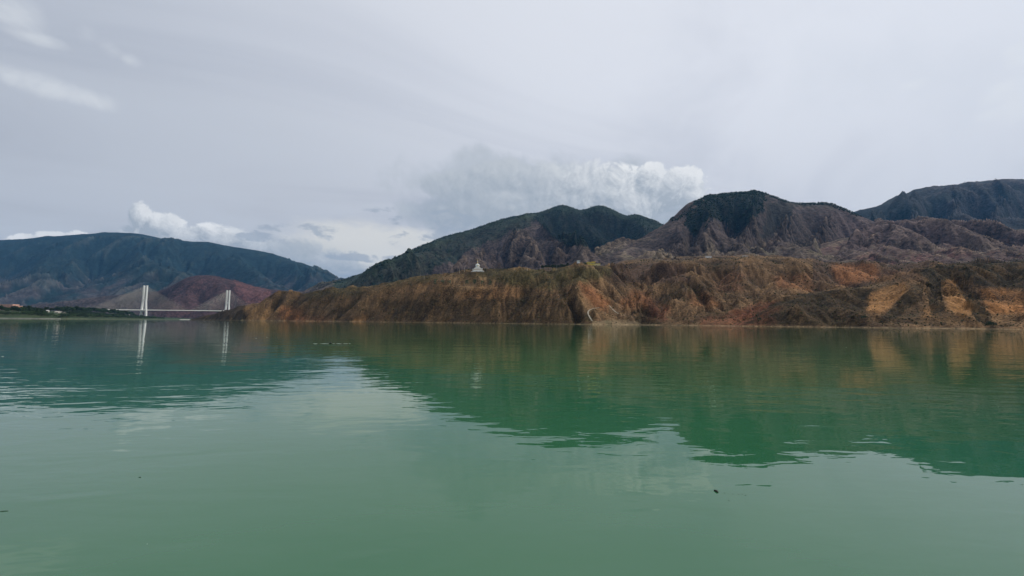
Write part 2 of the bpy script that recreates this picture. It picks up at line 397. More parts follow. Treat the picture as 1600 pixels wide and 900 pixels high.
for c_ in CUTS:
    q = np.array(resample(c_, 5)); z_ = SA(q[:, 0], q[:, 1])[0]
    for _ in range(8): z_[1:-1] = z_[1:-1] * .5 + (z_[:-2] + z_[2:]) * .25; q[1:-1, :2] = q[1:-1, :2] * .5 + (q[:-2, :2] + q[2:, :2]) * .25
    q[:, 2] = z_; CUTP.append(q)

XA, YA = fan(px2u(285), px2u(1860), 1 / 600, 380, 1950, 0.0048)
FLAT = []                        # level building plots on the table
for (p, y, z, a, b) in ((746, 931, None, 15, 30), (927, 900, None, 20, 46)):
    q = W(p, 425.3 if p == 746 else 417.0, y); FLAT.append((q[0], q[1], q[2], a, b))
def z_near(X, Y, full=True):
    X = np.asarray(X, np.float32); Y = np.asarray(Y, np.float32)
    wx = fbm(X / 90, Y / 90, 3, 2.0) * 9; wy = fbm(X / 90, Y / 90, 3, 8.0) * 9
    Z, gx, gy = SA(X + wx, Y + wy)
    sl = np.sqrt(gx * gx + gy * gy); a = ss(sl, 0.05, 0.5) * ss(Z, -2, 14)
    E = erode(X, Y, gx, gy, 118, 15.0, 6, 1.0, 0.57)
    rd = np.full(X.shape, 1e9, np.float32)
    for rx_, ry_ in RIMS.tolist(): np.minimum(rd, (X - rx_) ** 2 + (Y - ry_) ** 2, out=rd)
    E = E * (.30 + .70 * ss(np.sqrt(rd), 0, 30))
    Z = Z + E * (0.10 + 0.90 * a) * ss(Z, -4, 8) + fbm(X / 22, Y / 22, 3, 4.0) * 1.3 * ss(Z, 1, 10)
    Z = Z + (fbm(X / 14, Y / 14, 3, 6.0) * 1.5 + fbm(X / 45, Y / 45, 2, 7.0) * 2.2) * ss(np.abs(Z), 9, 1)      # ragged waterline
    for q in CUTP:
        bd = np.full(X.shape, 1e9, np.float32); bz = np.zeros_like(X)
        for cx, cy, cz in q.tolist():
            d_ = (X - cx) ** 2 + (Y - cy) ** 2; k = d_ < bd; bd = np.where(k, d_, bd); bz = np.where(k, cz, bz)
        Z = Z + (bz - Z) * ss(np.sqrt(bd), 11, 4)
    for (fx, fy, fz, r0, r1) in FLAT:
        k = ss(np.hypot(X - fx, Y - fy), r1, r0); Z = Z + (fz - Z) * k
    return Z, gx, gy, E
ZA, GXA, GYA, EA = z_near(XA, YA)
def zn(x, y):
    Z = z_near(np.array([float(x)]), np.array([float(y)]))[0]; return float(Z[0])
def slope_of(X, Y, Z):
    # true slope on the fan grid
    P = np.stack([X, Y, Z], -1); a = np.gradient(P, axis=0); b = np.gradient(P, axis=1); n = np.cross(b, a); n /= np.linalg.norm(n, axis=-1, keepdims=True) + 1e-9
    return n * np.sign(n[..., 2:3] + 1e-9)
SCRUB_SHADED = (.040, .034, .021); DRY = (.140, .092, .056); TAN = (.215, .145, .094); ORANGE = (.225, .108, .058); OCHRE = (.275, .158, .078); RED = (.17, .066, .042)
GREYB = (.080, .056, .046); GRASS = (.080, .078, .036); PALE = (.27, .23, .17)
def colour_near():
    X, Y, Z = XA, YA, ZA; N = slope_of(X, Y, Z); st = 1 - N[..., 2]
    px, py = project(np.stack([X, Y, Z], -1).reshape(-1, 3)); px = px.reshape(X.shape); py = py.reshape(X.shape)
    n1 = fbm(X / 70, Y / 70, 4, 11.); n2 = fbm(X / 16, Y / 16, 4, 21.); n3 = fbm(X / 160, Y / 160, 3, 31.); n4 = fbm(X / 6, Y / 6, 3, 41.)
    c = np.ones(X.shape + (3,)) * np.array(DRY)
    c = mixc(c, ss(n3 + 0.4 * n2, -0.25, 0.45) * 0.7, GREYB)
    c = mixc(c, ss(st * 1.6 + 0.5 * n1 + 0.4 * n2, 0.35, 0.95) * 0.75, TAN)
    # left headland and stupa bluff: warm brown earth, bare ribs, scrub between them
    lef = px < 955
    c = mixc(c, lef * ss(EA / 14.0 + 0.8 * n2, 0.10, 0.75) * ss(Z, 4, 20) * 0.75, (.185, .122, .068))
    # turf on the flat tops
    c = mixc(c, lef * ss(st + 0.10 * n2, 0.14, 0.03) * 0.85, GRASS)
    c = mixc(c, (~lef) * ss(st + 0.10 * n2, 0.12, 0.03) * 0.7, (.135, .098, .066))
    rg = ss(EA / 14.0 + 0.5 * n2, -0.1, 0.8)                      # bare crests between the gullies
    c = mixc(c, rg * 0.6 * ss(Z, 3, 15), TAN); c = mixc(c, ss(EA / 14.0 + .6 * n2, -.2, -.9) * .7, SCRUB_SHADED)
    back = ss(Y, 760, 900) * (px > 1270); c = mixc(c, back * 0.6, (.085, .060, .056))
    jt = np.where(px > 1250, .35, 1.0); qx = px + (n1 * 11 + n2 * 7) * jt; qy = py + (n2 * 4 + n1 * 4) * jt
    def patch(poly, colour, k=1.0, rag=0.55):
        nonlocal c
        m = 0
        for ox, oy in ((0, 0), (3, 1), (-3, -1), (1, 3), (-1, -3), (5, -2), (-5, 2)): m = m + in_poly(qx + ox, qy + oy, poly) / 7.
        m = m * np.clip(1 - rag * ss(n4 + 0.7 * n2 - EA / 20., 0.0, 0.6), 0, 1) * k
        c = mixc(c, m, colour)
    patch([(690, 432), (760, 424), (960, 416), (960, 430), (900, 442), (860, 452), (800, 446), (770, 440)], (.092, .090, .046), 0.8, 0.5)
    patch([(470, 452), (600, 440), (690, 428), (690, 436), (600, 456), (480, 470)], (.092, .085, .046), 0.7, 0.5)
    patch([(280, 470), (384, 470), (388, 505), (280, 505)], (.055, .044, .032), 0.9, 0.2)
    patch([(690, 431), (720, 429), (760, 432), (778, 441), (775, 452), (690, 450)], (.225, .155, .100), 0.9, 0.35)
    patch([(745, 448), (810, 446), (825, 462), (770, 470), (700, 462)], (.215, .125, .068), 0.7)
    patch([(905, 440), (925, 448), (948, 470), (945, 486), (925, 478), (910, 460)], ORANGE, 0.95, 0.4)
    patch([(383, 484), (420, 480), (430, 500), (390, 503)], (.235, .15, .082), 0.9, 0.4)
    patch([(440, 478), (475, 482), (478, 504), (440, 504)], ORANGE, 0.85, 0.4)
    patch([(480, 492), (520, 494), (520, 505), (480, 505)], ORANGE, 0.6)
    patch([(545, 494), (572, 492), (572, 505), (545, 505)], (.25, .14, .07), 0.9, 0.4)
    patch([(560, 446), (700, 440), (730, 470), (640, 480), (570, 470)], (.18, .112, .064), 0.5)
    patch([(955, 412), (1070, 412), (1075, 441), (955, 443)], (.105, .070, .058), 0.9, 0.3)
    patch([(985, 452), (1010, 455), (1020, 478), (995, 482), (965, 478)], ORANGE, 0.75)
    patch([(1005, 465), (1045, 478), (1040, 502), (1010, 500)], RED, 0.7)
    patch([(1070, 458), (1110, 455), (1125, 480), (1080, 478)], ORANGE, 0.65)
    patch([(1110, 425), (1160, 425), (1165, 455), (1120, 455)], (.18, .09, .056), 0.6)
    patch([(1205, 430), (1262, 428), (1275, 455), (1215, 450)], ORANGE, 0.75)
    patch([(1298, 413), (1372, 412), (1372, 438), (1310, 446)], (.235, .115, .060), 1.0, 0.3)
    patch([(1145, 485), (1215, 470), (1215, 508), (1140, 508)], RED, 0.85)
    patch([(1095, 495), (1150, 492), (1150, 509), (1095, 509)], (.19, .085, .052), 0.8)
    patch([(1355, 462), (1412, 438), (1420, 452), (1398, 476), (1378, 490), (1350, 487)], OCHRE, 1.0, 0.15)
    patch([(1472, 436), (1490, 436), (1517, 462), (1524, 490), (1500, 493), (1480, 482)], OCHRE, 1.0, 0.12)
    patch([(1528, 452), (1560, 450), (1602, 458), (1602, 490), (1545, 490)], (.28, .145, .068), 1.0, 0.3)
    patch([(1440, 482), (1462, 476), (1466, 495), (1445, 500)], OCHRE, 0.8)
    patch([(1410, 498), (1602, 494), (1602, 520), (1410, 516)], (.20, .13, .08), 0.7)
    patch([(1360, 425), (1440, 420), (1440, 440), (1380, 442)], (.15, .085, .058), 0.5)
    # scrub blankets: low bushes, colour and cover deepened for cloud shadow as well
    sc = .5 + .5 * ss(n2 * 0.9 + n1 * 0.6 + n4 * 0.5, -0.25, 0.35)
    for poly, k in (([(1160, 505), (1230, 462), (1330, 450), (1362, 450), (1352, 490), (1340, 510), (1240, 510)], 0.85), ([(1425, 424), (1500, 405), (1700, 395), (1700, 452), (1600, 452), (1540, 447), (1490, 436), (1465, 442)], 1.0),
                    ([(1446, 440), (1470, 438), (1476, 485), (1455, 494)], 1.0), ([(1490, 438), (1502, 440), (1548, 490), (1550, 510), (1526, 502)], 1.0),
                    ([(1425, 445), (1445, 440), (1440, 470), (1385, 505), (1370, 505)], 0.8), ([(600, 470), (900, 462), (930, 500), (900, 508), (600, 508)], 0.6),
                    ([(400, 455), (560, 455), (700, 460), (660, 500), (480, 500), (445, 478)], 0.45), ([(1020, 440), (1110, 440), (1120, 470), (1060, 470)], 0.5)):
        c = mixc(c, in_poly(qx, qy, poly) * sc * k, SCRUB_SHADED)
    c = mixc(c, sc * ss(n3 + n1 * 0.5, -0.1, 0.5) * 0.35, SCRUB_SHADED)
    # bleached strip at the water's edge
    c = mixc(c, ss(Z + n2 * 0.8, 0.9, 0.3) * 0.45, PALE)
    c = mixc(c, in_poly(qx, qy, [(925, 502), (950, 501), (980, 500), (1002, 504), (1000, 509), (925, 509)]) * .4, PALE)
    c = c * np.array((.88, .79, .62)); l = c.mean(-1, keepdims=True); c = c * np.clip((l / .085) ** .35, .55, 1.25)
    return np.clip(c, 0.008, 0.6), px, py
CA, PXA, PYA = colour_near()
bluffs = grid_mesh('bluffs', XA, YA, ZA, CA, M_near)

# ------------------------------------------------------------------ mountains
WOODS = []
def mountain(name, lines, step, c, fanp, cell, amp, octs, seed, mat, colour, zlo, gain=0.5, warp=60):
    S = Surf(lines, step, c); X, Y = fan(*fanp)
    cr = np.array(resample(lines[0], step)); dist = np.full(X.shape, 1e9)
    for q in cr: dist = np.minimum(dist, np.hypot(X - q[0], Y - q[1]))
    near = 0.12 + 0.88 * ss(dist, 0, cell * 1.15); warp = warp * near
    wx = fbm(X / cell * 0.6, Y / cell * 0.6, 3, seed) * warp * 0.35; wy = fbm(X / cell * 0.6, Y / cell * 0.6, 3, seed + 5) * warp * 0.35
    Z, gx, gy = S(X + wx, Y + wy); sl = np.sqrt(gx * gx + gy * gy)
    E = erode(X, Y, gx, gy, cell, amp, octs, seed, gain)
    Z = Z + E * ss(sl, 0.03, 0.4) * near + fbm(X / cell * 3, Y / cell * 3, 3, seed + 2) * amp * 0.10
    px, py = project(np.stack([X, Y, Z], -1).reshape(-1, 3)); px = px.reshape(X.shape); py = py.reshape(X.shape)
    N = slope_of(X, Y, Z)
    nz = [fbm(X / cell / k, Y / cell / k, 4, seed + 20 + k) for k in (1.5, 0.4, 0.12)]
    cc = np.clip(colour(X, Y, Z, N, px, py, E / amp, nz), 0.004, 0.6)
    WOODS.append((X, Y, Z, cc, px, py)); return grid_mesh(name, X, Y, Z, cc, mat, zlo), S
FOREST = np.array((.006, .014, .012)); MEADOW = np.array((.028, .046, .030)); BROWN = np.array((.070, .052, .046)); BROWN2 = np.array((.125, .093, .072)); VIOL = np.array((.050, .042, .046))

# centre mountain
def col_c(X, Y, Z, N, px, py, E, n):
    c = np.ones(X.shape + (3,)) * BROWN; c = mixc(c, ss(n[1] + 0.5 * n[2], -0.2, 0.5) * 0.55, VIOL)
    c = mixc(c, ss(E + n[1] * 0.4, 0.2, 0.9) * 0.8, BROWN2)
    qx = px + n[1] * 10 + n[2] * 5; qy = py + n[1] * 9 + n[2] * 5
    f = in_poly(qx, qy, [(842, 300), (1150, 300), (1150, 430), (985, 430), (960, 408), (930, 392), (905, 383), (885, 384), (868, 374), (852, 360), (840, 345)])
    top = ss(qy - (560 - (qx - 480) * 0.42) * 1.0, 40, -40)
    lef = in_poly(qx, qy, [(480, 470), (560, 425), (700, 350), (850, 310), (850, 345), (800, 362), (740, 392), (690, 418), (600, 460)])
    c = mixc(c, lef * np.clip(0.75 + 0.4 * n[2], 0, 1), FOREST * 0.5 + MEADOW * 0.5)
    c = mixc(c, lef * ss(n[1] + n[2], 0.1, 0.7) * 0.7, FOREST)
    c = mixc(c, f * np.clip(0.93 + 0.2 * n[2], 0, 1), FOREST * 0.85)
    c = mixc(c, f * ss(n[1] * 0.7 + n[2] + E * 0.4, 0.35, 0.9) * 0.5, MEADOW)
    crest = ss(qy - np.interp(px, [530, 700, 800, 875, 905, 935, 985, 1032], [440, 368, 340, 321, 328, 322, 336, 350]), 14, 2)
    return mixc(c, crest * 0.55, MEADOW * 1.1)
Lc = [w((440, 478, 2900), (480, 461, 3050), (530, 441, 3200), (560, 431, 3300), (600, 412, 3420), (650, 388, 3520), (700, 368, 3600), (730, 360, 3640), (800, 340, 3680), (850, 330, 3700), (862, 326, 3700), (875, 321, 3700), (890, 323, 3720), (905, 328, 3750),
        (917, 327, 3750), (927, 323, 3750), (945, 322, 3750), (960, 329, 3730), (975, 337, 3700), (987, 336, 3650), (1001, 336, 3600), (1015, 341, 3550), (1032, 350, 3500), (1070, 372, 3400), (1110, 395, 3300), (1200, 430, 3200)),
      w((851, 333, 3640), (843, 350, 3300), (855, 366, 3080), (872, 377, 2880), (900, 383, 2620), (914, 387, 2450), (926, 402, 2200), (935, 416, 1950)),
      w((843, 351, 3290), (815, 368, 2950), (790, 386, 2650), (765, 399, 2450), (745, 402, 2320), (725, 416, 2100), (700, 434, 1900)),
      w((838, 362, 3050), (825, 385, 2650), (838, 402, 2300), (830, 416, 2050)),
      w((895, 385, 2600), (878, 400, 2300), (868, 414, 2050)),
      w((730, 361, 3630), (700, 388, 3100), (660, 415, 2600), (615, 440, 2250)),
      w((610, 410, 3400), (575, 436, 2900), (540, 458, 2500)),
      wz((690, 3000, 250), (665, 2600, 120), (640, 2300, 60)), wz((770, 2850, 280), (735, 2500, 160), (690, 2150, 60)),
      wz((800, 2500, 170), (790, 2200, 90)), wz((858, 2500, 230), (852, 2200, 120)),
      w((905, 330, 3740), (912, 352, 3450), (935, 382, 3080), (965, 408, 2650)), w((1001, 338, 3580), (1008, 372, 3200), (1010, 402, 2700)),
      wz((880, 3350, 560), (905, 3000, 340), (935, 2600, 210), (955, 2250, 110)), wz((960, 3400, 620), (985, 3000, 350), (990, 2500, 180), (985, 2100, 110)), wz((1040, 3100, 400), (1030, 2500, 180)),
      wz((480, 2200, 20), (600, 1950, 60), (740, 1800, 100), (900, 1750, 120), (1010, 1750, 150), (1150, 1800, 190)),
      wz((450, 4200, 60), (700, 4700, 300), (900, 4900, 400), (1150, 4600, 300)), wz((450, 5500, 20), (900, 6000, 60), (1200, 6000, 60))]
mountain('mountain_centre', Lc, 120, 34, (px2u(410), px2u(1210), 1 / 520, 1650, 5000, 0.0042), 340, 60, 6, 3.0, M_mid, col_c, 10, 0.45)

# right mountain with triangular spurs
def col_r(X, Y, Z, N, px, py, E, n):
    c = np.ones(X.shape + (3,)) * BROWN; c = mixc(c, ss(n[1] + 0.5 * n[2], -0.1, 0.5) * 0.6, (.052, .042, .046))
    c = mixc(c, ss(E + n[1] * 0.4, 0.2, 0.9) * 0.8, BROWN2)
    qx = px + n[1] * 9 + n[2] * 5; qy = py + n[1] * 7 + n[2] * 5
    f = in_poly(qx, qy, [(1072, 335), (1085, 320), (1110, 302), (1200, 297), (1192, 325), (1172, 350), (1150, 368), (1135, 350), (1112, 340), (1095, 358), (1085, 372), (1070, 352)])
    c = mixc(c, f * np.clip(0.9 + 0.3 * n[2], 0, 1), FOREST * 0.9)
    f2 = in_poly(qx, qy, [(1200, 316), (1245, 320), (1225, 350), (1200, 372), (1185, 372), (1195, 350)])
    c = mixc(c, f2 * 0.55, FOREST)
    foot = ss(qy, 370, 395); c = mixc(c, foot * ss(E + n[1] * 0.7, -0.1, 0.7) * 0.75, (.175, .135, .092))
    c = mixc(c, foot * ss(n[1], 0.1, 0.5) * 0.5, (.13, .11, .065))
    c = mixc(c, ss(qy - np.interp(px, [1100, 1180, 1220, 1260, 1290, 1340], [306, 299, 312, 318, 317, 335]), 7, 1) * 0.5, MEADOW)
    return mixc(c, ss(px, 1270, 1330) * 0.35, (.125, .080, .078))
Lr = [w((968, 418, 1800), (985, 409, 1950), (1010, 388, 2200), (1035, 362, 2350), (1050, 347, 2430), (1060, 341, 2480), (1064, 329, 2540), (1076, 318, 2600), (1089, 316.5, 2640), (1097, 309, 2660), (1110, 304, 2680), (1150, 301.5, 2700), (1180, 299, 2700), (1196, 302, 2700), (1220, 312, 2700),
        (1242, 318, 2690), (1256, 318, 2680), (1290, 317, 2650), (1310, 323, 2600), (1330, 332, 2560), (1350, 340, 2530), (1380, 350, 2500), (1420, 362, 2450), (1480, 378, 2400), (1560, 392, 2350)),
      w((1062, 343, 2460), (1070, 356, 2280), (1062, 376, 2030), (1040, 394, 1780), (1025, 402, 1620)), w((1058, 378, 2000), (1075, 394, 1780), (1078, 402, 1640)),
      w((1120, 308, 2640), (1118, 330, 2400), (1111, 343, 2220), (1100, 362, 2000), (1088, 382, 1780), (1080, 399, 1620)), w((1111, 344, 2210), (1128, 362, 2000), (1145, 380, 1800), (1150, 395, 1660)),
      w((1196, 303, 2690), (1183, 340, 2320), (1168, 366, 1960), (1158, 376, 1840), (1140, 398, 1640)), w((1162, 374, 1850), (1172, 392, 1700)),
      w((1256, 319, 2670), (1238, 345, 2350), (1216, 366, 1980), (1206, 373, 1860), (1196, 394, 1650)), w((1208, 374, 1850), (1228, 390, 1700)),
      w((1310, 324, 2590), (1296, 350, 2250), (1278, 372, 1960), (1262, 396, 1680)), w((1380, 351, 2490), (1350, 366, 2200), (1325, 384, 1900), (1310, 398, 1700)),
      wz((1050, 2100, 225), (1035, 1800, 195)), wz((1090, 2250, 325), (1080, 1950, 210), (1068, 1700, 195)), wz((1140, 2450, 485), (1148, 2150, 315), (1152, 1850, 240), (1125, 1680, 202)),
      wz((1215, 2450, 485), (1195, 2150, 325), (1182, 1850, 255), (1175, 1680, 205)), wz((1278, 2450, 505), (1252, 2150, 325), (1240, 1850, 260)), wz((1345, 2350, 405), (1310, 2000, 255), (1285, 1750, 220)),
      wz((940, 1550, 150), (1000, 1500, 190), (1100, 1480, 205), (1250, 1480, 215), (1450, 1480, 200), (1600, 1480, 180)),
      wz((1000, 3000, 250), (1100, 3300, 500), (1300, 3300, 500), (1560, 3200, 300)), wz((1000, 4200, 80), (1300, 4300, 150), (1600, 4300, 100))]
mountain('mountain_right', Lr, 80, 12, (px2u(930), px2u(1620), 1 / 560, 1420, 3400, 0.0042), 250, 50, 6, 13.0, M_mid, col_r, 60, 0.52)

# high ridge far to the right
def col_f(X, Y, Z, N, px, py, E, n):
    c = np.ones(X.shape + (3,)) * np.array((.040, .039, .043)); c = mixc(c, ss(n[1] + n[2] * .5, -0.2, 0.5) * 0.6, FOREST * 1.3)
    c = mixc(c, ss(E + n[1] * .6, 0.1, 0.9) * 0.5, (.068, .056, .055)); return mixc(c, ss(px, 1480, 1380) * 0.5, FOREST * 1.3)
Lf = [w((1240, 372, 4200), (1290, 352, 4200), (1332, 333, 4200), (1345, 328, 4200), (1369, 326, 4200), (1377, 320, 4200), (1388, 312, 4200), (1400, 306, 4200), (1419, 301.5, 4200), (1428, 296, 4200), (1460, 290.5, 4200), (1495, 288, 4200), (1503, 285.5, 4200), (1540, 282.5, 4200), (1565, 281, 4200), (1600, 279.5, 4200), (1700, 284, 4200), (1800, 300, 4200), (2000, 330, 4200)),
      w((1400, 308, 4150), (1390, 330, 3700), (1370, 348, 3300)), w((1470, 292, 4150), (1440, 322, 3600), (1425, 348, 3150)), w((1540, 285, 4150), (1500, 318, 3600), (1480, 350, 3050)), w((1610, 282, 4150), (1570, 315, 3600), (1545, 352, 3050)), w((1720, 286, 4150), (1660, 320, 3600), (1630, 352, 3050)),
      wz((1400, 3500, 550), (1400, 3100, 380)), wz((1475, 3650, 690), (1455, 3200, 450)), wz((1540, 3650, 710), (1515, 3200, 460)), wz((1620, 3650, 710), (1590, 3200, 460)),
      wz((1250, 2800, 350), (1450, 2700, 380), (1650, 2650, 380), (1950, 2650, 380)), wz((1250, 5000, 500), (1350, 5000, 700), (1600, 5300, 800), (2000, 5500, 600)), wz((1300, 3700, 560), (1345, 3700, 640), (1370, 3800, 720))]
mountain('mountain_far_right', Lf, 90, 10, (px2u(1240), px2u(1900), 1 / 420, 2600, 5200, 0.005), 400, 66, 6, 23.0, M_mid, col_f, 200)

# red hills in front of it
def col_h(X, Y, Z, N, px, py, E, n):
    c = np.ones(X.shape + (3,)) * np.array((.100, .066, .058)); c = mixc(c, ss(n[1] + n[2] * .5, -0.1, 0.5) * 0.65, (.060, .045, .044))
    c = mixc(c, ss(n[0] + n[1] * .4, 0.0, 0.4) * 0.75, (.125, .058, .052)); c = mixc(c, ss(E + n[1] * .5, 0.3, 0.9) * 0.55, (.18, .13, .09))
    c = mixc(c, ss(py, 385, 405) * ss(n[1] + n[2], -0.3, 0.5) * 0.7, (.115, .092, .066))
    return mixc(c, ss(N[..., 2] + n[2] * .1, 0.86, 0.97) * 0.4, (.17, .14, .085))
Lh = [w((1270, 392, 1900), (1300, 382, 1900), (1325, 374, 1920), (1345, 368, 1950), (1370, 364, 1980), (1400, 358, 2000), (1425, 351.5, 2000), (1445, 352.5, 2000), (1462, 356, 2000), (1490, 354, 2000), (1530, 357, 1980), (1560, 361, 1980), (1600, 358, 1980), (1700, 362, 1980), (1900, 370, 1980)),
      w((1395, 360, 1960), (1382, 370, 1830), (1372, 374, 1760), (1362, 388, 1620), (1352, 402, 1480)), w((1374, 375, 1750), (1392, 390, 1600), (1400, 404, 1450)),
      w((1445, 354, 1970), (1432, 372, 1780), (1420, 388, 1600), (1415, 402, 1440)), w((1490, 355, 1980), (1478, 376, 1740), (1470, 394, 1520)), w((1560, 362, 1970), (1545, 380, 1720), (1540, 396, 1500)), w((1620, 360, 1970), (1600, 380, 1700), (1592, 398, 1480)),
      wz((1412, 1800, 300), (1408, 1600, 235)), wz((1345, 1750, 290), (1330, 1550, 230)), wz((1460, 1750, 300), (1448, 1550, 230)), wz((1520, 1750, 310), (1510, 1550, 240)), wz((1580, 1750, 310), (1570, 1550, 240)),
      wz((1260, 1300, 190), (1400, 1200, 165), (1600, 1150, 150), (1900, 1150, 150)), wz((1250, 2500, 280), (1500, 2700, 340), (1900, 2700, 340))]
mountain('red_hills', Lh, 90, 16, (px2u(1250), px2u(1850), 1 / 560, 1120, 2600, 0.0045), 150, 24, 6, 33.0, M_mid, col_h, 80, 0.52)

# blue range beyond the bridge
def col_l(X, Y, Z, N, px, py, E, n):
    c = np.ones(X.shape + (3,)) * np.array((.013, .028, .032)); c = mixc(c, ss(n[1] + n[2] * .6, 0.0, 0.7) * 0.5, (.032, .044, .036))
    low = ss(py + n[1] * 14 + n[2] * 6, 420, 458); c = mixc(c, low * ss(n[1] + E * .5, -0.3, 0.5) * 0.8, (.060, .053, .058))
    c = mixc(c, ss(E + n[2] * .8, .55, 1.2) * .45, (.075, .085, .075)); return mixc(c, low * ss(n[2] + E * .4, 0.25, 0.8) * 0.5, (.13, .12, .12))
Ll = [w((-420, 400, 8000), (-200, 386, 8000), (-100, 379, 8000), (0, 375, 8000), (30, 374, 8000), (60, 371, 8000), (100, 368, 8000), (140, 365, 8000), (165, 363, 8000), (195, 363.5, 8000), (215, 365, 7950), (250, 373, 7900), (285, 377, 7900), (320, 378, 7900), (360, 385, 7900), (400, 391, 7900), (430, 398, 7900),
        (450, 407, 7900), (480, 414, 7900), (500, 420, 7900), (515, 428, 7900), (530, 438, 7900), (550, 452, 7900), (600, 475, 7900)),
      w((205, 365, 7900), (212, 390, 7000), (225, 410, 6400), (265, 420, 6000), (300, 431, 5600), (330, 450, 5000)), w((220, 412, 6300), (190, 432, 5700), (165, 452, 5100), (140, 472, 4500)),
      w((90, 369, 7900), (70, 405, 6700), (40, 435, 5700), (20, 462, 4900)), w((-60, 378, 7900), (-80, 420, 6300), (-100, 460, 5000)), w((330, 379, 7850), (370, 405, 7000), (410, 430, 6200), (430, 448, 5500)), w((440, 402, 7850), (460, 425, 7100), (490, 445, 6400)),
      w((130, 400, 6900), (110, 430, 6000), (90, 458, 5100)),
      wz((140, 6600, 560), (140, 5700, 300)), wz((280, 6800, 620), (330, 6200, 380), (370, 5500, 220)), wz((0, 6600, 560), (-20, 5600, 280)), wz((400, 7200, 640), (440, 6600, 420), (470, 6000, 250)),
      wz((-400, 4500, 60), (-100, 4300, 60), (100, 4200, 60), (300, 4200, 60), (450, 4600, 60), (560, 5200, 60), (640, 6500, 50)), wz((-400, 11000, 500), (200, 11500, 700), (600, 11000, 200))]
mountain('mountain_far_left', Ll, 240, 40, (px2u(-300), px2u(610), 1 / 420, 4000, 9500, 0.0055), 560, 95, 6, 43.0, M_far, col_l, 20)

# dark red hill behind the bridge
def col_d(X, Y, Z, N, px, py, E, n):
    c = np.ones(X.shape + (3,)) * np.array((.062, .036, .036)); c = mixc(c, ss(n[1] + n[2] * .5, -0.1, 0.5) * 0.6, (.038, .029, .030))
    c = mixc(c, in_poly(px + n[1] * 8, py + n[1] * 6, [(365, 440), (420, 448), (425, 480), (375, 480)]) * 0.7, (.12, .055, .050))
    c = mixc(c, ss(px, 255, 215) * 0.8, (.060, .052, .050)); return mixc(c, ss(px, 430, 480) * 0.75, (.050, .045, .046))
Ld = [w((60, 482, 4100), (100, 474, 4100), (150, 465, 4100), (190, 460, 4100), (215, 456, 4050), (240, 457, 3950), (258, 453, 3800), (270, 447, 3800), (285, 437, 3800), (300, 432, 3800), (320, 430, 3800), (340, 433, 3800), (355, 438, 3800), (370, 442, 3800), (385, 449, 3800), (400, 452, 3800), (430, 453, 3800), (460, 456, 3800), (500, 452, 3900), (540, 460, 3900), (600, 475, 3900)),
      w((300, 434, 3770), (285, 458, 3500), (275, 480, 3200)), w((345, 436, 3770), (335, 462, 3450), (330, 482, 3150)), w((400, 454, 3770), (390, 470, 3480), (385, 486, 3200)), w((200, 462, 4050), (180, 478, 3600)), wz((310, 3450, 120), (305, 3250, 50)), wz((365, 3450, 100), (360, 3250, 50)), wz((240, 3700, 110), (230, 3400, 50)),
      wz((40, 3500, 20), (150, 3250, 15), (250, 3100, 12), (330, 3050, 12), (400, 3050, 12), (520, 3000, 12), (620, 3000, 12)), wz((40, 4700, 20), (300, 4700, 80), (600, 4800, 40)), wz((250, 2900, -12), (400, 2850, -12), (600, 2800, -12))]
mountain('hill_behind_bridge', Ld, 130, 22, (px2u(20), px2u(620), 1 / 480, 2880, 4800, 0.005), 210, 30, 6, 53.0, M_mid, col_d, -4, 0.52)
# ------------------------------------------------------------------ low wooded shore on the left
Ls = [wz((-420, 800, .4), (-150, 850, .4), (0, 885, .4), (60, 925, .4), (95, 960, .4), (110, 1120, .4), (150, 1320, .4), (190, 1540, .4), (225, 1850, .4), (262, 2250, .4), (290, 2500, .4)),
      wz((-420, 750, -10), (-150, 800, -10), (0, 840, -10), (95, 910, -10), (125, 1080, -10), (165, 1280, -10), (210, 1500, -10), (250, 1800, -10), (285, 2200, -10), (330, 2500, -10)),
      wz((-420, 840, 5), (0, 925, 4.5), (60, 965, 4.5), (92, 1005, 4)), wz((-420, 1150, 24), (-100, 1180, 24), (0, 1200, 23.5), (40, 1230, 23), (90, 1330, 18), (130, 1550, 18), (170, 1750, 17), (205, 2000, 13), (235, 2300, 9)),
      wz((-420, 1350, 25), (0, 1400, 27), (100, 1650, 27), (160, 1950, 27), (195, 2150, 20), (225, 2400, 12), (270, 2800, 8)), wz((-420, 3200, 30), (0, 3200, 30), (150, 3100, 25), (270, 3200, 15)),
      wz((30, 1050, 12), (80, 1120, 9)), wz((120, 1280, 8), (160, 1480, 8), (200, 1750, 6))]
SS = Surf(Ls, 70, 18)
def z_shore(X, Y): return SS(X, Y)[0] + fbm(X / 40, Y / 40, 3, 71.) * 1.0 * ss(SS(X, Y)[0], 0.5, 5)
XS, YS = fan(px2u(-380), px2u(330), 1 / 300, 740, 3200, 0.011)
ZS = z_shore(XS, YS)
n1 = fbm(XS / 60, YS / 60, 4, 72.); n2 = fbm(XS / 18, YS / 18, 3, 73.)
cs = np.ones(XS.shape + (3,)) * np.array((.032, .050, .024)); cs = mixc(cs, ss(n1, .05, .45) * .8, (.072, .094, .044)); cs = mixc(cs, ss(n2 + n1, .2, .8) * .6, (.024, .038, .020)); cs = mixc(cs, ss(ZS, 1.2, .4) * .6, (.20, .19, .14))
grid_mesh('shore_ground', XS, YS, ZS, cs, land_mat('shore_turf', .3, .045, .3, 1., .5), -3)
def zs(x, y): return float(z_shore(np.array([float(x)]), np.array([float(y)]))[0])

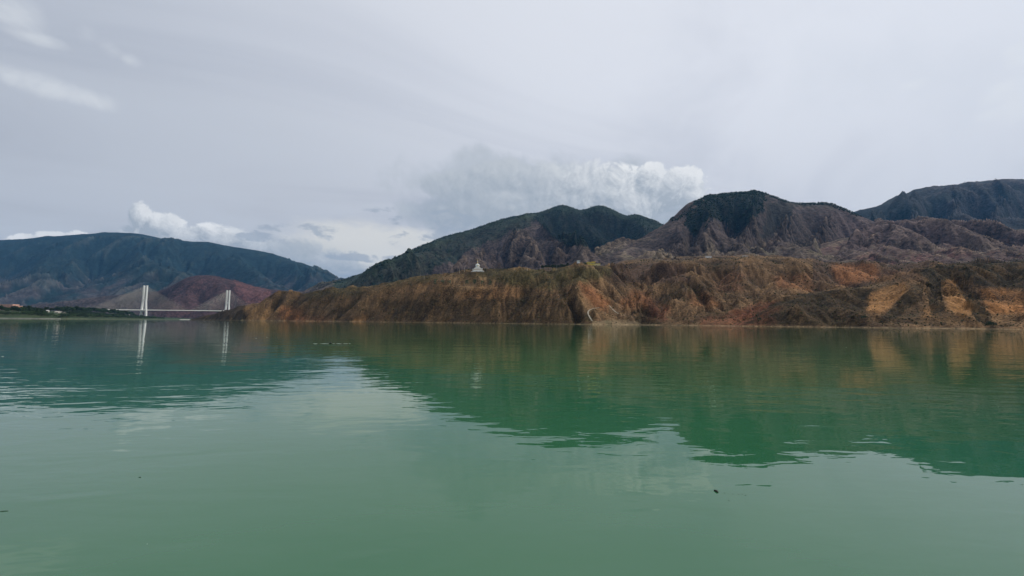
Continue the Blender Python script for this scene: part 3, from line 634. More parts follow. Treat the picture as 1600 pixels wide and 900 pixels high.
# ------------------------------------------------------------------ building helpers
def tag(o, label, cat, group=None):
    o['label'] = label; o['category'] = cat
    if group: o['group'] = group
    return o
def empty(name, loc, rz=0.0):
    o = bpy.data.objects.new(name, None); col.objects.link(o); o.location = loc; o.rotation_euler = (0, 0, rz); o.empty_display_size = 1; return o
class MB:
    def __init__(s): s.v = []; s.f = []
    def poly(s, pts, faces):
        b = len(s.v); s.v += [tuple(p) for p in pts]; s.f += [tuple(b + i for i in f) for f in faces]; return s
    def box(s, x0, x1, y0, y1, z0, z1, tx=0.0, ty=0.0):
        p = [(x0, y0, z0), (x1, y0, z0), (x1, y1, z0), (x0, y1, z0), (x0 + tx, y0 + ty, z1), (x1 - tx, y0 + ty, z1), (x1 - tx, y1 - ty, z1), (x0 + tx, y1 - ty, z1)]
        return s.poly(p, [(0, 3, 2, 1), (4, 5, 6, 7), (0, 1, 5, 4), (1, 2, 6, 5), (2, 3, 7, 6), (3, 0, 4, 7)])
    def lathe(s, prof, n=16, cx=0, cy=0):
        b = len(s.v)
        for r, z in prof:
            for i in range(n): a = 2 * math.pi * i / n; s.v.append((cx + r * math.cos(a), cy + r * math.sin(a), z))
        for k in range(len(prof) - 1):
            for i in range(n):
                j = (i + 1) % n; s.f.append((b + k * n + i, b + k * n + j, b + (k + 1) * n + j, b + (k + 1) * n + i))
        s.f.append(tuple(b + i for i in range(n))[::-1]); s.f.append(tuple(b + (len(prof) - 1) * n + i for i in range(n))); return s
    def tube(s, pts, rad, n=6):
        b = len(s.v); m_ = len(pts)
        for k, p in enumerate(pts):
            p = Vector(p); d = (Vector(pts[min(k + 1, m_ - 1)]) - Vector(pts[max(k - 1, 0)])).normalized()
            u = d.cross(Vector((0, 0, 1)) if abs(d.z) < .9 else Vector((1, 0, 0))).normalized(); v_ = d.cross(u); r = rad[k] if hasattr(rad, '__len__') else rad
            for i in range(n): a = 2 * math.pi * i / n; s.v.append(tuple(p + u * (r * math.cos(a)) + v_ * (r * math.sin(a))))
        for k in range(m_ - 1):
            for i in range(n): j = (i + 1) % n; s.f.append((b + k * n + i, b + k * n + j, b + (k + 1) * n + j, b + (k + 1) * n + i))
        s.f.append(tuple(b + i for i in range(n))[::-1]); s.f.append(tuple(b + (m_ - 1) * n + i for i in range(n))); return s
    def build(s, name, mat, parent=None, smooth=False):
        me = bpy.data.meshes.new(name); me.from_pydata(s.v, [], s.f); me.materials.append(mat)
        if smooth: me.polygons.foreach_set('use_smooth', [True] * len(me.polygons))
        o = bpy.data.objects.new(name, me); col.objects.link(o)
        if parent: o.parent = parent
        return o
def link_copy(o, parent=None):
    c = o.copy(); col.objects.link(c); c.parent = parent
    for ch in list(o.children): link_copy(ch, c)
    return c
_Ym = np.exp(np.linspace(math.log(420), math.log(1900), 900))
def hit(px, py):                       # where a pixel's ray meets the bluffs
    d = ray(px, py); P = CAM[None] + d[None] * (_Ym / d[1])[:, None]
    k = np.argmax(z_near(P[:, 0], P[:, 1])[0] > P[:, 2])
    return P[k] if k else P[-1]

M_white = flat_mat('white_paint', (.78, .78, .74), .06, .15)
M_beige = flat_mat('weathered_cream_wash', (.50, .45, .38), .12, .4)
M_conc = flat_mat('pale_concrete', (.48, .46, .41), .15, .2)
M_cable = flat_mat('cable_sheath', (.42, .38, .30), .05, .2, .5)
M_glass, gg_, bg_ = pmat('window_glass', .12, .5); bg_.inputs['Base Color'].default_value = (.03, .04, .05, 1)
M_dark = flat_mat('dark_timber', (.05, .045, .04), .2, .5)
M_gold = flat_mat('gilded_metal', (.62, .45, .14), .1, .5, .35)
M_bark = flat_mat('bark', (.09, .07, .05), .25, 1.)

# ------------------------------------------------------------------ cable-stayed bridge
TL, TR = np.array((-2096., 2450.)), np.array((-1985., 3000.)); span = np.linalg.norm(TR - TL); ax = (TR - TL) / span; nx = np.array((ax[1], -ax[0]))
br = tag(empty('cable_stayed_bridge', (TL[0], TL[1], 0.0), math.atan2(ax[1], ax[0])), 'white cable-stayed road bridge with two twin-legged towers over the lake', 'bridge')
def dz(t): return 53.0 + t * (64.0 - 53.0) / span
T0, T1 = -215, span + 260
ns = 24; mb = MB()
for i in range(ns):
    a, b = T0 + (T1 - T0) * i / ns, T0 + (T1 - T0) * (i + 1) / ns
    prof = [(-15.5, 2.0), (-15.5, -1.4), (-8, -3.2), (8, -3.2), (15.5, -1.4), (15.5, 2.0), (14.9, 2.0), (14.9, .2), (-14.9, .2), (-14.9, 2.0)]
    p = [(t, y, dz(t) + z) for t in (a, b) for y, z in prof]; n = len(prof)
    mb.poly(p, [(k, (k + 1) % n, n + (k + 1) % n, n + k) for k in range(n)])
mb.build('deck', M_white, br)
for t in (-160, -80, span + 90, span + 180):
    MB().box(t - 2, t + 2, -9, 9, -5.4, dz(t) - 3.25, .2, .5).build('pier', M_conc, br)
for t, top in ((0.0, 193.0), (span, 208.0)):
    tw = MB().box(t - 9, t + 9, -26, 26, -5.4, 7, 1, 1).build('tower', M_conc, br)
    for sgn in (-1, 1):
        yb, yt = sgn * 19.0, sgn * 10.5
        def cy(z): return yb + (yt - yb) * min(1, max(0, (z - 7) / (top * .52 - 7)))
        zz = [7.05, dz(t), top * .52, top]
        pts = []
        for z, hx, hy in zip(zz, (4.6, 4.2, 3.8, 3.5), (4.3, 4.0, 3.7, 3.4)):
            c_ = cy(z); pts += [(t - hx, c_ - hy, z), (t + hx, c_ - hy, z), (t + hx, c_ + hy, z), (t - hx, c_ + hy, z)]
        fs = [(0, 3, 2, 1), (12, 13, 14, 15)] + [(4 * k + i, 4 * k + (i + 1) % 4, 4 * k + 4 + (i + 1) % 4, 4 * k + 4 + i) for k in range(3) for i in range(4)]
        MB().poly(pts, fs).build('leg', M_white, tw)
    MB().box(t - 2.6, t + 2.6, -7.6, 7.6, top * .56, top * .56 + 6).build('crossbeam', M_white, tw)
    MB().box(t - 3, t + 3, -12.6, 12.6, dz(t) - 8, dz(t) - 3.3).build('crossbeam', M_white, tw)
    for sgn in (-1, 1):
        for side in (-1, 1):
            for k in range(22):
                zt = top - 4 - (21 - k) * 2.6; t2 = t + side * (24 + k * 11.5); yt = sgn * 10.5
                MB().tube([(t + side * 2.9, yt, zt), (t2, sgn * 15.0, dz(t2) + 1.5)], .20, 4).build('stay_cable', M_cable, br)

# ------------------------------------------------------------------ stupa on the bluff
fx, fy, fz = FLAT[0][:3]
st = tag(empty('stupa', (fx, fy, fz), math.radians(18)), 'white domed stupa with stepped base and gilded spire on the bluff top', 'stupa'); st.scale = (1, 1, 1.12)
MB().box(-12, 12, -12, 12, -3, 1.9, .3, .3).build('plinth', M_white, st)
MB().box(-11, 11, -11, 11, 1.9, 2.3).build('plinth_cornice', M_white, st)
MB().box(-9.2, 9.2, -9.2, 9.2, 2.3, 5.2, .25, .25).build('throne', M_beige, st)
for sx in (-1, 1):
    for sy in (-1, 1):
        MB().box(sx * 8 - 1, sx * 8 + 1, sy * 8 - 1, sy * 8 + 1, 5.2, 7.2, .2, .2).build('corner_post', M_white, st)
for k, (h, z0, z1) in enumerate(((7.6, 5.2, 6.4), (6.6, 6.4, 7.5), (5.7, 7.5, 8.5), (4.9, 8.5, 9.4))): MB().box(-h, h, -h, h, z0, z1).build('step', M_beige if k % 2 == 0 else M_white, st)
MB().lathe([(3.5, 9.4), (3.6, 10), (4.3, 12.2), (4.6, 13.6), (4.45, 14.5), (3.7, 15.3), (2.3, 15.8), (1.5, 15.9)], 24).build('dome', M_white, st, True)
MB().box(-1.1, 1.1, -4.75, -4.2, 11.2, 13.8).build('niche', M_gold, st)
MB().box(-1.4, 1.4, -1.4, 1.4, 15.9, 17.0).build('harmika', M_white, st)
MB().lathe([(1.15, 17), (1.2, 17.4), (.95, 17.5), (1.0, 18), (.8, 18.1), (.85, 18.7), (.62, 18.8), (.66, 19.4), (.45, 19.5), (.48, 20.2), (.3, 20.4)], 14).build('spire', M_gold, st, True)
MB().lathe([(.35, 20.4), (1.35, 20.9), (1.3, 21.2), (.3, 21.5), (.25, 22)], 14).build('parasol', M_white, st, True)
MB().lathe([(.2, 22), (.7, 22.5), (.75, 23), (.4, 23.6), (.45, 24.1), (.1, 25.2)], 10).build('finial', M_gold, st, True)

# ------------------------------------------------------------------ big green characters planted on the slope
M_hedge = flat_mat('clipped_hedge', (.030, .062, .028), .35, .8)
def glyph(cx, cy, strokes, label):
    c0 = hit(cx, cy); t = tag(empty('hillside_character', tuple(c0)), label, 'character', 'green characters planted on the slope')
    for (ax_, ay, bx, by) in strokes:
        P = [hit(cx + (ax_ + (bx - ax_) * i / 3) * 2.7, cy + (ay + (by - ay) * i / 3) * 3.6) for i in range(4)]
        MB().tube([tuple(p - c0 + np.array((0, -.2, .1))) for p in P], .8, 6).build('stroke', M_hedge, t)
glyph(729.8, 441, [(-.9, -.8, .9, -.8), (-.7, -.3, .7, -.3), (-.7, -.3, -.7, .9), (.7, -.3, .7, .9), (-.7, .3, .7, .3), (0, -.8, 0, .3), (0, .4, .2, 1)], 'green planted character of a topped box, on the cut slope under the stupa')
glyph(741.5, 440.5, [(-.8, -.9, .8, -.9), (-.8, -.9, -.8, -.2), (.8, -.9, .8, -.2), (-.8, -.5, .8, -.5), (-1, 0, 1, 0), (-.6, .3, .6, .3), (0, 0, 0, 1), (-.5, .5, -.9, 1), (.5, .5, .9, 1)], 'dense green planted character with box top and three feet, under the stupa')
glyph(754, 441, [(-.9, -.6, -.4, -.1), (-.9, .3, -.2, -.4), (.2, -1, 0, -.1), (0, -.2, .9, -.2), (.4, -.1, -.5, 1), (.3, 0, 1, 1), (-.9, .9, -.4, .4)], 'open green planted character of crossing slanted strokes, under the stupa')
glyph(766, 440.5, [(-.8, -.9, .8, -.9), (-.8, -.5, .8, -.5), (-1, -.1, 1, -.1), (0, -1, 0, .4), (-.8, .4, .8, .4), (-.8, .4, -.8, 1), (.8, .4, .8, 1), (-.8, 1, .8, 1)], 'green planted character of stacked bars over a box, beside the crossing strokes')
glyph(680, 440, [(-.8, -.7, .8, -.7), (-.8, -.1, .8, -.1), (0, -1, 0, .8), (-.9, .8, .9, .8)], 'green planted character of three bars on a stem, outermost of its slope row')
glyph(691.5, 440.5, [(-.8, -.8, .8, -.8), (-.8, -.8, -.8, .8), (.8, -.8, .8, .8), (-.8, 0, .8, 0), (0, -.8, 0, .9)], 'green planted character of a crossed open box beside the bare cut')
glyph(702, 441, [(-.6, -.8, -.6, .9), (-1, -.3, -.1, -.3), (.2, -.8, .9, -.8), (.5, -.8, .5, .8), (.1, .1, 1, .1)], 'green planted character of two side-by-side halves at the bare cut')

# ------------------------------------------------------------------ tracks
M_track = flat_mat('gravel_track', (.29, .255, .20), .2, .3)
M_track2 = flat_mat('earth_track', (.17, .12, .08), .2, .3)
def track(name, q, width, mat, lift=.8):
    pts = q[:, :2]; d = np.gradient(pts, axis=0); d /= np.linalg.norm(d, axis=1, keepdims=True) + 1e-9; nn = np.stack([-d[:, 1], d[:, 0]], 1)
    rows = []
    for k in (-1, -.33, .33, 1):
        e = pts + nn * width * .5 * k; rows.append(np.concatenate([e, z_near(e[:, 0], e[:, 1])[0][:, None] + lift], 1))
    co = np.stack(rows, 1).reshape(-1, 3); n = len(pts)
    return raw_mesh(name, co, np.array([[i * 4 + k, i * 4 + k + 1, i * 4 + k + 5, i * 4 + k + 4] for i in range(n - 1) for k in range(3)]), mat, 'structure', None, True)
track('bench_road', CUTP[0], 4.0, M_track2)
track('winding_track', CUTP[1], 2.2, M_track)
track('shore_track', CUTP[2], 2.2, M_track)

# ------------------------------------------------------------------ houses
def block(parent, x0, x1, y0, y1, z0, z1, mat, roofmat, rows=1, nwin=4, ww=1.1, wh=1.3, flatroof=True, doors=1):
    wl = MB().box(x0, x1, y0, y1, z0 - 4, z1).build('wall', mat, parent)
    if flatroof: MB().box(x0 - .3, x1 + .3, y0 - .3, y1 + .3, z1 + .003, z1 + .55).build('roof', roofmat, parent)
    else:
        ym = (y0 + y1) / 2; rh = (y1 - y0) * .28
        MB().poly([(x0 - .5, y0 - .5, z1), (x1 + .5, y0 - .5, z1), (x1 + .5, y1 + .5, z1), (x0 - .5, y1 + .5, z1), (x0 - .5, ym, z1 + rh), (x1 + .5, ym, z1 + rh)], [(0, 3, 2, 1), (0, 1, 5, 4), (2, 3, 4, 5), (1, 2, 5), (3, 0, 4)]).build('roof', roofmat, parent)
    fh = (z1 - z0) / rows
    for r in range(rows):
        for i in range(nwin):
            if r == 0 and doors and i == nwin // 2:
                MB().box(x0 + (x1 - x0) * (i + .5) / nwin - .7, x0 + (x1 - x0) * (i + .5) / nwin + .7, y0 - .08, y0 + .05, z0, z0 + 2.2).build('door', M_dark, parent); continue
            cx = x0 + (x1 - x0) * (i + .5) / nwin; zb = z0 + fh * r + fh * .34
            wn_ = MB().box(cx - ww / 2 - .12, cx + ww / 2 + .12, y0 - .06, y0 + .05, zb - .12, zb + wh + .12).build('window', M_white, parent)
            MB().box(cx - ww / 2, cx + ww / 2, y0 - .09, y0 - .05, zb, zb + wh).build('pane', M_glass, wn_)
def place(name, label, cat, px, Y, rz, zf=zn, group=None, dzz=0.0):
    x = px2u(px) * Y * 1.0; p = WZ(px, Y, 60); z = zf(p[0], p[1]) + dzz
    return tag(empty(name, (p[0], p[1], z), rz), label, cat, group)
M_yel = flat_mat('yellow_plaster', (.62, .47, .08), .12, .3); M_yel2 = flat_mat('cream_plaster', (.66, .56, .30), .12, .3); M_tile = flat_mat('dark_roof', (.10, .07, .06), .2, .5)
M_mud = flat_mat('mud_brick', (.26, .18, .12), .2, .4); M_mud2 = flat_mat('brown_mud_brick', (.15, .105, .075), .2, .4); M_mudp = flat_mat('pale_mud_plaster', (.42, .33, .23), .2, .4)
M_pink = flat_mat('pink_plaster', (.52, .27, .20), .12, .2); M_pale_r = flat_mat('pale_roof', (.55, .50, .44), .12, .3)
yb_ = tag(empty('yellow_hall', FLAT[1][:3], math.radians(6)), 'bright yellow hall with flat roofs and a small dark roof lantern on the table land', 'building'); yb_.scale = (1.1, 1.1, 1.15)
block(yb_, -12, 1, -5, 5, 0, 7.6, M_yel, M_yel, 2, 5); block(yb_, 1.1, 12.5, -4, 5, -.5, 5.2, M_yel2, M_yel, 1, 4)
MB().box(-3, 4, -2, 3, 8.2, 9.6).build('lantern', M_yel, yb_); MB().box(-3.6, 4.6, -2.6, 3.6, 9.6, 10.2, .8, .8).build('lantern_roof', M_tile, yb_)
for (px, Y, w_, d_, h_, mt_, rm, lab) in ((906, 925, 9, 6, 3.6, M_white, M_pale_r, 'small white house beside the yellow hall'), (899.5, 915, 10, 6, 3.0, M_mudp, M_mudp, 'low cream walled house between white house and dark tree row'),
        (856, 905, 15, 8, 4.6, M_mud, M_mud, 'long brown mud house in front of the dark tree row'), (904, 868, 6, 4, 2.4, M_white, M_white, 'little white shed on the slope below the yellow hall')):
    h = place('house', lab, 'house', px, Y, rng.uniform(-.2, .2)); block(h, -w_ / 2, w_ / 2, -d_ / 2, d_ / 2, 0, h_, mt_, rm, 1, max(2, int(w_ / 3)))
wb = place('white_shed', 'long low white building above the mud brick village', 'building', 1109, 1480, .12); block(wb, -10, 10, -4, 4, 0, 4.2, M_white, M_pale_r, 1, 6)
wb = place('white_shed', 'pale flat shed alone on the plateau beyond the village', 'building', 1167, 1470, .05); block(wb, -9, 9, -3.5, 3.5, 0, 3.2, M_pale_r, M_pale_r, 1, 5)
for (px, Y, k) in ((1034, 1400, 2), (1041, 1380, 1), (1052, 1390, 0), (1058, 1410, 0), (1064, 1385, 0), (1069, 1420, 2), (1074, 1395, 0), (1081, 1400, 1), (1087, 1430, 0), (1093, 1400, 0), (1099, 1390, 0), (1117, 1420, 1), (1122, 1400, 0), (1128, 1420, 0), (1133, 1395, 1), (1185, 1440, 2), (1022, 1400, 1)):
    h = place('mud_house', ('low dark brown mud brick house in the plateau village', 'low tan mud brick house in the plateau village', 'pale plastered mud house in the plateau village')[k], 'house', px, Y, rng.uniform(-.3, .3), group='mud houses on the plateau')
    w_ = rng.uniform(7, 13); block(h, -w_ / 2, w_ / 2, -3.5, 3.5, 0, rng.uniform(2.8, 4.4), (M_mud2, M_mud, M_mudp)[k], (M_mud2, M_mud, M_mudp)[k], 1, 3)
pb = place('pink_building', 'long pink plastered building with a pale flat roof among shore trees', 'building', 4, 1215, math.radians(-4), zs)
block(pb, -46, 44, -8, 8, 0, 15.5, M_pink, M_pale_r, 4, 20, 1.6, 1.9); block(pb, 44.1, 56, -9, 7, 0, 11.5, M_pink, M_pale_r, 3, 3, 1.6, 1.9)
for (px, Y, w_, h_, lab) in ((74, 1330, 13, 4, 'white gabled farmhouse between the shore trees'), (70, 1300, 6, 3, 'tiny white hut beside the gabled farmhouse'), (92, 1340, 12, 3, 'low pale greenhouse on the green terrace'), (100, 1360, 11, 3, 'low pale barn beside the greenhouse on the green terrace')):
    h = place('farmhouse', lab, 'house', px, Y, rng.uniform(-.15, .15), zs); block(h, -w_ / 2, w_ / 2, -4, 4, 0, h_, M_pale_r, M_white if 'white' in lab else M_pale_r, 1, max(2, int(w_ / 3)), flatroof=False)

# quay wall along the near end of the shore
qp = [WZ(p, y, 0) for p, y in ((-160, 846), (-80, 862), (0, 882), (60, 921), (95, 955))]
M_quay = flat_mat('weathered_concrete', (.27, .26, .23), .2, .2)
qw = tag(empty('quay_wall', tuple(qp[2])), 'pale concrete quay wall along the water below the shore trees', 'wall')
Q = resample(qp, 9)
for a, b in zip(Q[:-1], Q[1:]):
    d = (b - a); l = np.linalg.norm(d); d /= l; n_ = np.array((-d[1], d[0], 0)); a = a - qp[2] + d * .06; b = b - qp[2] - d * .06
    def sec(z0, z1, t0, t1): return [a + n_ * t0 + (0, 0, z0), b + n_ * t0 + (0, 0, z0), b + n_ * t1 + (0, 0, z0), a + n_ * t1 + (0, 0, z0), a + n_ * t0 + (0, 0, z1), b + n_ * t0 + (0, 0, z1), b + n_ * t1 + (0, 0, z1), a + n_ * t1 + (0, 0, z1)]
    MB().poly(sec(-2, 1.9, -.6, 1.2), [(0, 3, 2, 1), (4, 5, 6, 7), (0, 1, 5, 4), (1, 2, 6, 5), (2, 3, 7, 6), (3, 0, 4, 7)]).build('wall_panel', M_quay, qw)
# low gravel bar in front of the inlet, with a red buoy
gb = [WZ(p, y, 0) for p, y in ((284, 2330), (310, 2200), (340, 2020), (372, 1830), (385, 1760))]
G_ = np.array(resample(gb, 25)); d = np.gradient(G_[:, :2], axis=0); d /= np.linalg.norm(d, axis=1, keepdims=True); nn = np.stack([-d[:, 1], d[:, 0]], 1)
rows = [np.concatenate([G_[:, :2] + nn * k, np.full((len(G_), 1), z)], 1) for k, z in ((-16, -2), (-9, .9), (-4, 1.9), (4, 2.1), (12, 1), (20, -2))]
co = np.stack(rows, 1).reshape(-1, 3); nr = len(rows)
raw_mesh('gravel_bar', co, np.array([[i * nr + k, (i + 1) * nr + k, (i + 1) * nr + k + 1, i * nr + k + 1] for i in range(len(G_) - 1) for k in range(nr - 1)]), M_conc, 'structure', None, True)
M_red = flat_mat('red_paint', (.45, .05, .03), .1, .5, .5)
p = WZ(333, 1960, 0); bu = tag(empty('buoy', tuple(p)), 'red buoy floating in front of the pale gravel bar', 'buoy')
MB().lathe([(1.0, -.8), (1.5, -.3), (1.6, .5), (1.1, 1.1), (.5, 1.4)], 14).build('float', M_red, bu, True); MB().lathe([(.45, 1.4), (.3, 2.6), (.5, 2.7), (.45, 3.3), (.1, 3.5)], 10).build('marker', M_red, bu, True)

# ------------------------------------------------------------------ trees
def leaf_mat(name, c):
    mt, g, b = pmat(name, .75, .25); geo = g.node('ShaderNodeNewGeometry'); n = g.noise(geo.outputs['Position'], .5, 3, .6)
    f = g.sm(n, .25, .75, .55, 1.5); v = g.vm('MULTIPLY', tuple(c), None); g.link(g.vec(f, f, f), v.inputs[1]); g.link(v.outputs[0], b.inputs['Base Color']); return mt
M_leaf = [leaf_mat('dark_foliage', (.022, .042, .022)), leaf_mat('green_foliage', (.044, .078, .034)), leaf_mat('olive_foliage', (.060, .070, .030))]
def tree_proto(name, H, R, seed, mi, nleaf=420, shape='round'):
    r = random.Random(seed); t = empty(name, (0, 0, 0)); mb = MB()
    th = H * (.30 if shape != 'bush' else .12); mb.tube([(0, 0, -1), (.02 * H, 0, th * .6), (0, .02 * H, H * .72)], [H * .028, H * .02, H * .006], 7)
    tips = []
    for i in range(7):
        a = i * 2.4 + r.random(); z0 = th + (H * .5) * i / 7; l = R * (.85 - .05 * i)
        e = (math.cos(a) * l * .8, math.sin(a) * l * .8, z0 + l * .55); mb.tube([(0, 0, z0), (e[0] * .5, e[1] * .5, z0 + l * .2), e], [H * .011, H * .008, H * .003], 5); tips.append(e)
    mb.build('trunk', M_bark, t)
    cb = MB(); cl = [(0, 0, H * .78, R * .55)] + [(e[0], e[1], e[2] + .05 * H, R * r.uniform(.32, .5)) for e in tips]
    if shape == 'poplar': cl = [(r.uniform(-.2, .2) * R, r.uniform(-.2, .2) * R, H * (.22 + .74 * k / 9), R * (.62 - .4 * abs(k / 9 - .35))) for k in range(10)]
    for k in range(nleaf):
        cx, cy, cz, cr = r.choice(cl); v = Vector((r.gauss(0, 1), r.gauss(0, 1), r.gauss(0, .85))); v.normalize(); rr = cr * (r.random() ** .4); c = Vector((cx, cy, cz)) + v * rr
        if c.z < th * .5: c.z = th * .5
        s = H * r.uniform(.050, .095); n = (v + Vector((r.gauss(0, .6), r.gauss(0, .6), r.gauss(0, .6)))).normalized(); u = n.orthogonal().normalized(); w2 = n.cross(u); a = r.random() * 6.28; u2 = u * math.cos(a) + w2 * math.sin(a); w3 = n.cross(u2)
        cb.poly([c - u2 * s, c - w3 * s * .6 + n * s * .2, c + u2 * s, c + w3 * s * .6 + n * s * .2], [(0, 1, 2, 3)])
    cb.build('crown', M_leaf[mi], t); return t
def put(proto, used, x, y, z, sc, rz, label, group, cat='tree'):
    t = proto if not used.get(proto.name) else link_copy(proto); used[proto.name] = 1
    t.location = (x, y, z); t.rotation_euler = (0, 0, rz); t.scale = (sc, sc, sc * random.uniform(.9, 1.15)); return tag(t, label, cat, group)
used = {}
PA = tree_proto('broadleaf_tree', 11, 4.6, 1, 0); PB = tree_proto('broadleaf_tree', 10, 4.4, 2, 1); PC = tree_proto('shore_bush', 6, 4.4, 3, 1, 360, 'bush'); PD = tree_proto('poplar_tree', 14, 2.6, 4, 0, 420, 'poplar'); PE = tree_proto('dark_shrub', 5, 3.6, 5, 0, 340, 'bush'); PF = tree_proto('olive_bush', 5, 3.6, 6, 2, 340, 'bush')
def at_shore(px, Y): p = WZ(px, Y, 10); return p[0], p[1], zs(p[0], p[1])
rr = random.Random(5)
for px, Y, s_ in ((22, 1290, 1.5), (35, 1280, 1.4), (72, 1330, 1.4), (78, 1380, 1.3), (84, 1400, 1.3), (26, 1260, 1.35), (30, 1240, 1.2), (44, 1210, 1.45), (49, 1190, 1.3), (53, 1215, 1.2), (58, 1220, 1.25), (63, 1240, 1.1), (46, 1120, 1.25), (52, 1110, 1.3), (58, 1105, 1.3), (64, 1110, 1.2), (68, 1150, 1.0), (97, 1420, 1.1)):
    put(PA, used, *at_shore(px, Y), s_, rr.random() * 6, 'tall dark broadleaf tree in the clump around the pink building', 'tall dark trees by the pink building')
for i in range(70):
    px = -60 + i * 1.9 + rr.uniform(-2, 2)
    if px > 72: continue
    Y = 1120 + rr.uniform(-70, 40) if px < 40 else 1060 + rr.uniform(-50, 60); k = rr.random() < .5
    put(PB if k else PA, used, *at_shore(px, Y), rr.uniform(.9, 1.35), rr.random() * 6, 'mid green broadleaf tree on the slope below the pink building' if k else 'dark green broadleaf tree on the slope below the pink building', 'trees below the pink building')
for i in range(34):
    px = -50 + i * 4.4 + rr.uniform(-2, 2); Y = 940 + max(0, px) * .75 + rr.uniform(0, 45); k = rr.random() < .5
    put(PC if k else PE, used, *at_shore(px, Y), rr.uniform(1.1, 1.8), rr.random() * 6, 'round green bush just behind the quay wall' if k else 'round dark bush just behind the quay wall', 'bushes behind the quay wall', 'bush')
for i in range(84):
    px = 88 + i * 1.45 + rr.uniform(-2, 2); Y = np.interp(px, [90, 150, 190, 215], [1450, 1750, 1950, 2200]) + rr.uniform(-80, 160); k = i % 3
    put(PB if k else PA, used, *at_shore(px, Y), rr.uniform(1.5, 2.2) * np.interp(px, [100, 190, 215], [1, 1, .7]), rr.random() * 6, 'mid green broadleaf tree in the long belt leading to the bridge' if k else 'dark broadleaf tree in the long belt leading to the bridge', 'tree belt leading to the bridge')
for i in range(72):
    px = 98 + i * 2.25 + rr.uniform(-2, 2); Y = np.interp(px, [95, 110, 150, 190, 225, 262], [1010, 1130, 1335, 1560, 1870, 2270]) + rr.uniform(12, 90); k = i % 2
    put(PE if k else PC, used, *at_shore(min(px, 258), Y), rr.uniform(1.4, 2.4), rr.random() * 6, 'low dark bush at the waterline on the wooded shore' if k else 'low green bush at the waterline on the wooded shore', 'waterline bushes of the wooded shore', 'bush')
for i in range(44):
    px = 102 + i * 3.0 + rr.uniform(-2, 2); Y = np.interp(px, [100, 150, 190, 225], [1270, 1520, 1740, 2040]) + rr.uniform(-40, 40)
    put(PE, used, *at_shore(px, Y), rr.uniform(1.6, 2.8), rr.random() * 6, 'dark shrub in the middle hedge between green fields', 'hedge between the shore fields', 'bush')
def at_near(px, Y): p = WZ(px, Y, 60); return p[0], p[1], zn(p[0], p[1])
for i in range(17):
    px = 848 + i * 2.4 + rr.uniform(-1, 1); put(PE if i % 2 else PA, used, *at_near(px, 930 + rr.uniform(-10, 20)), rr.uniform(.75, 1.05) * (1.7 if i % 2 else 1), rr.random() * 6, 'dark tree in the row behind the long brown mud house', 'dark tree row on the table land')
for px, Y, s_ in ((909, 905, .75), (911.5, 900, .8), (914, 892, .7), (916, 892, .6), (904.5, 905, .6), (902, 915, .7), (907, 898, .55)): put(PB, used, *at_near(px, Y), s_, rr.random() * 6, 'leafy green tree in front of the yellow hall', 'green trees around the yellow hall')
for px, s_ in ((751.5, .5), (756.5, 1.0), (759, .7)): put(PD if s_ == 1.0 else PE, used, *at_near(px + 1.5, 925), s_ * .55, 0, 'dark slim poplar standing beside the stupa' if s_ == 1.0 else 'small dark shrub beside the stupa', 'planting beside the stupa')
for px, s_, n_ in ((1003, .9, 1), (1007, 1.1, 1), (1011, .8, 1)): put(PB, used, *at_near(px, 1420), s_ * .7, 0, 'green tree at the edge of the plateau village', 'trees at the village edge')
for px, Y, s_, lab in ((1347, 468, .95, 'dark bush at the waterline under the scrub covered mound'), (1541, 427, 1.15, 'big dark green bush at the waterline between two ochre scarps'), (1184, 540, .8, 'dark bush on the red bank at the waterline'), (1545, 429, .9, 'smaller dark bush leaning on the big waterline bush'), (1250, 506, .6, 'small olive bush at the foot of the scrub mound')):
    put(PF if 'olive' in lab else PE, used, *at_near(px, Y), s_, px, lab, None, 'bush')
for px, py0, Y, H in ((717, 0, 950, 11), (725, 0, 946, 10), (814, 0, 895, 13), (824, 0, 892, 8), (870, 0, 880, 12), (662, 0, 1010, 9)):
    x, y, z = at_near(px, Y); t = tag(empty('utility_pole', (x, y, z), .3), 'thin grey utility pole on the grassy rim of the stupa bluff', 'pole', 'utility poles on the bluff rim')
    MB().tube([(0, 0, -1), (0, 0, H)], [.22, .15], 8).build('pole', M_conc, t); MB().box(-1.1, 1.1, -.08, .08, H - 1.2, H - 1.0).build('crossarm', M_dark, t)
for px, py, H, lab in ((1555.5, 283.5, 33, 'taller lattice mast on the crest of the high grey-blue ridge'), (1508, 287, 24, 'shorter lattice mast on the crest of the high grey-blue ridge')):
    p = W(px, py, 4195); t = tag(empty('lattice_mast', tuple(p)), lab, 'mast')
    for sx in (-1, 1):
        for sy in (-1, 1): MB().tube([(sx * 3, sy * 3, -6), (sx * .8, sy * .8, H)], .38, 5).build('leg', M_conc, t)
    for k in range(6): a = 3 - 2.2 * k / 6; z = H * k / 6; MB().tube([(-a, -a, z), (a, -a, z), (a, a, z), (-a, a, z), (-a, -a, z)], .2, 4).build('brace', M_conc, t)
    MB().box(-2.6, 2.6, -2.6, 2.6, H - 4, H - 1).build('antenna', M_conc, t)

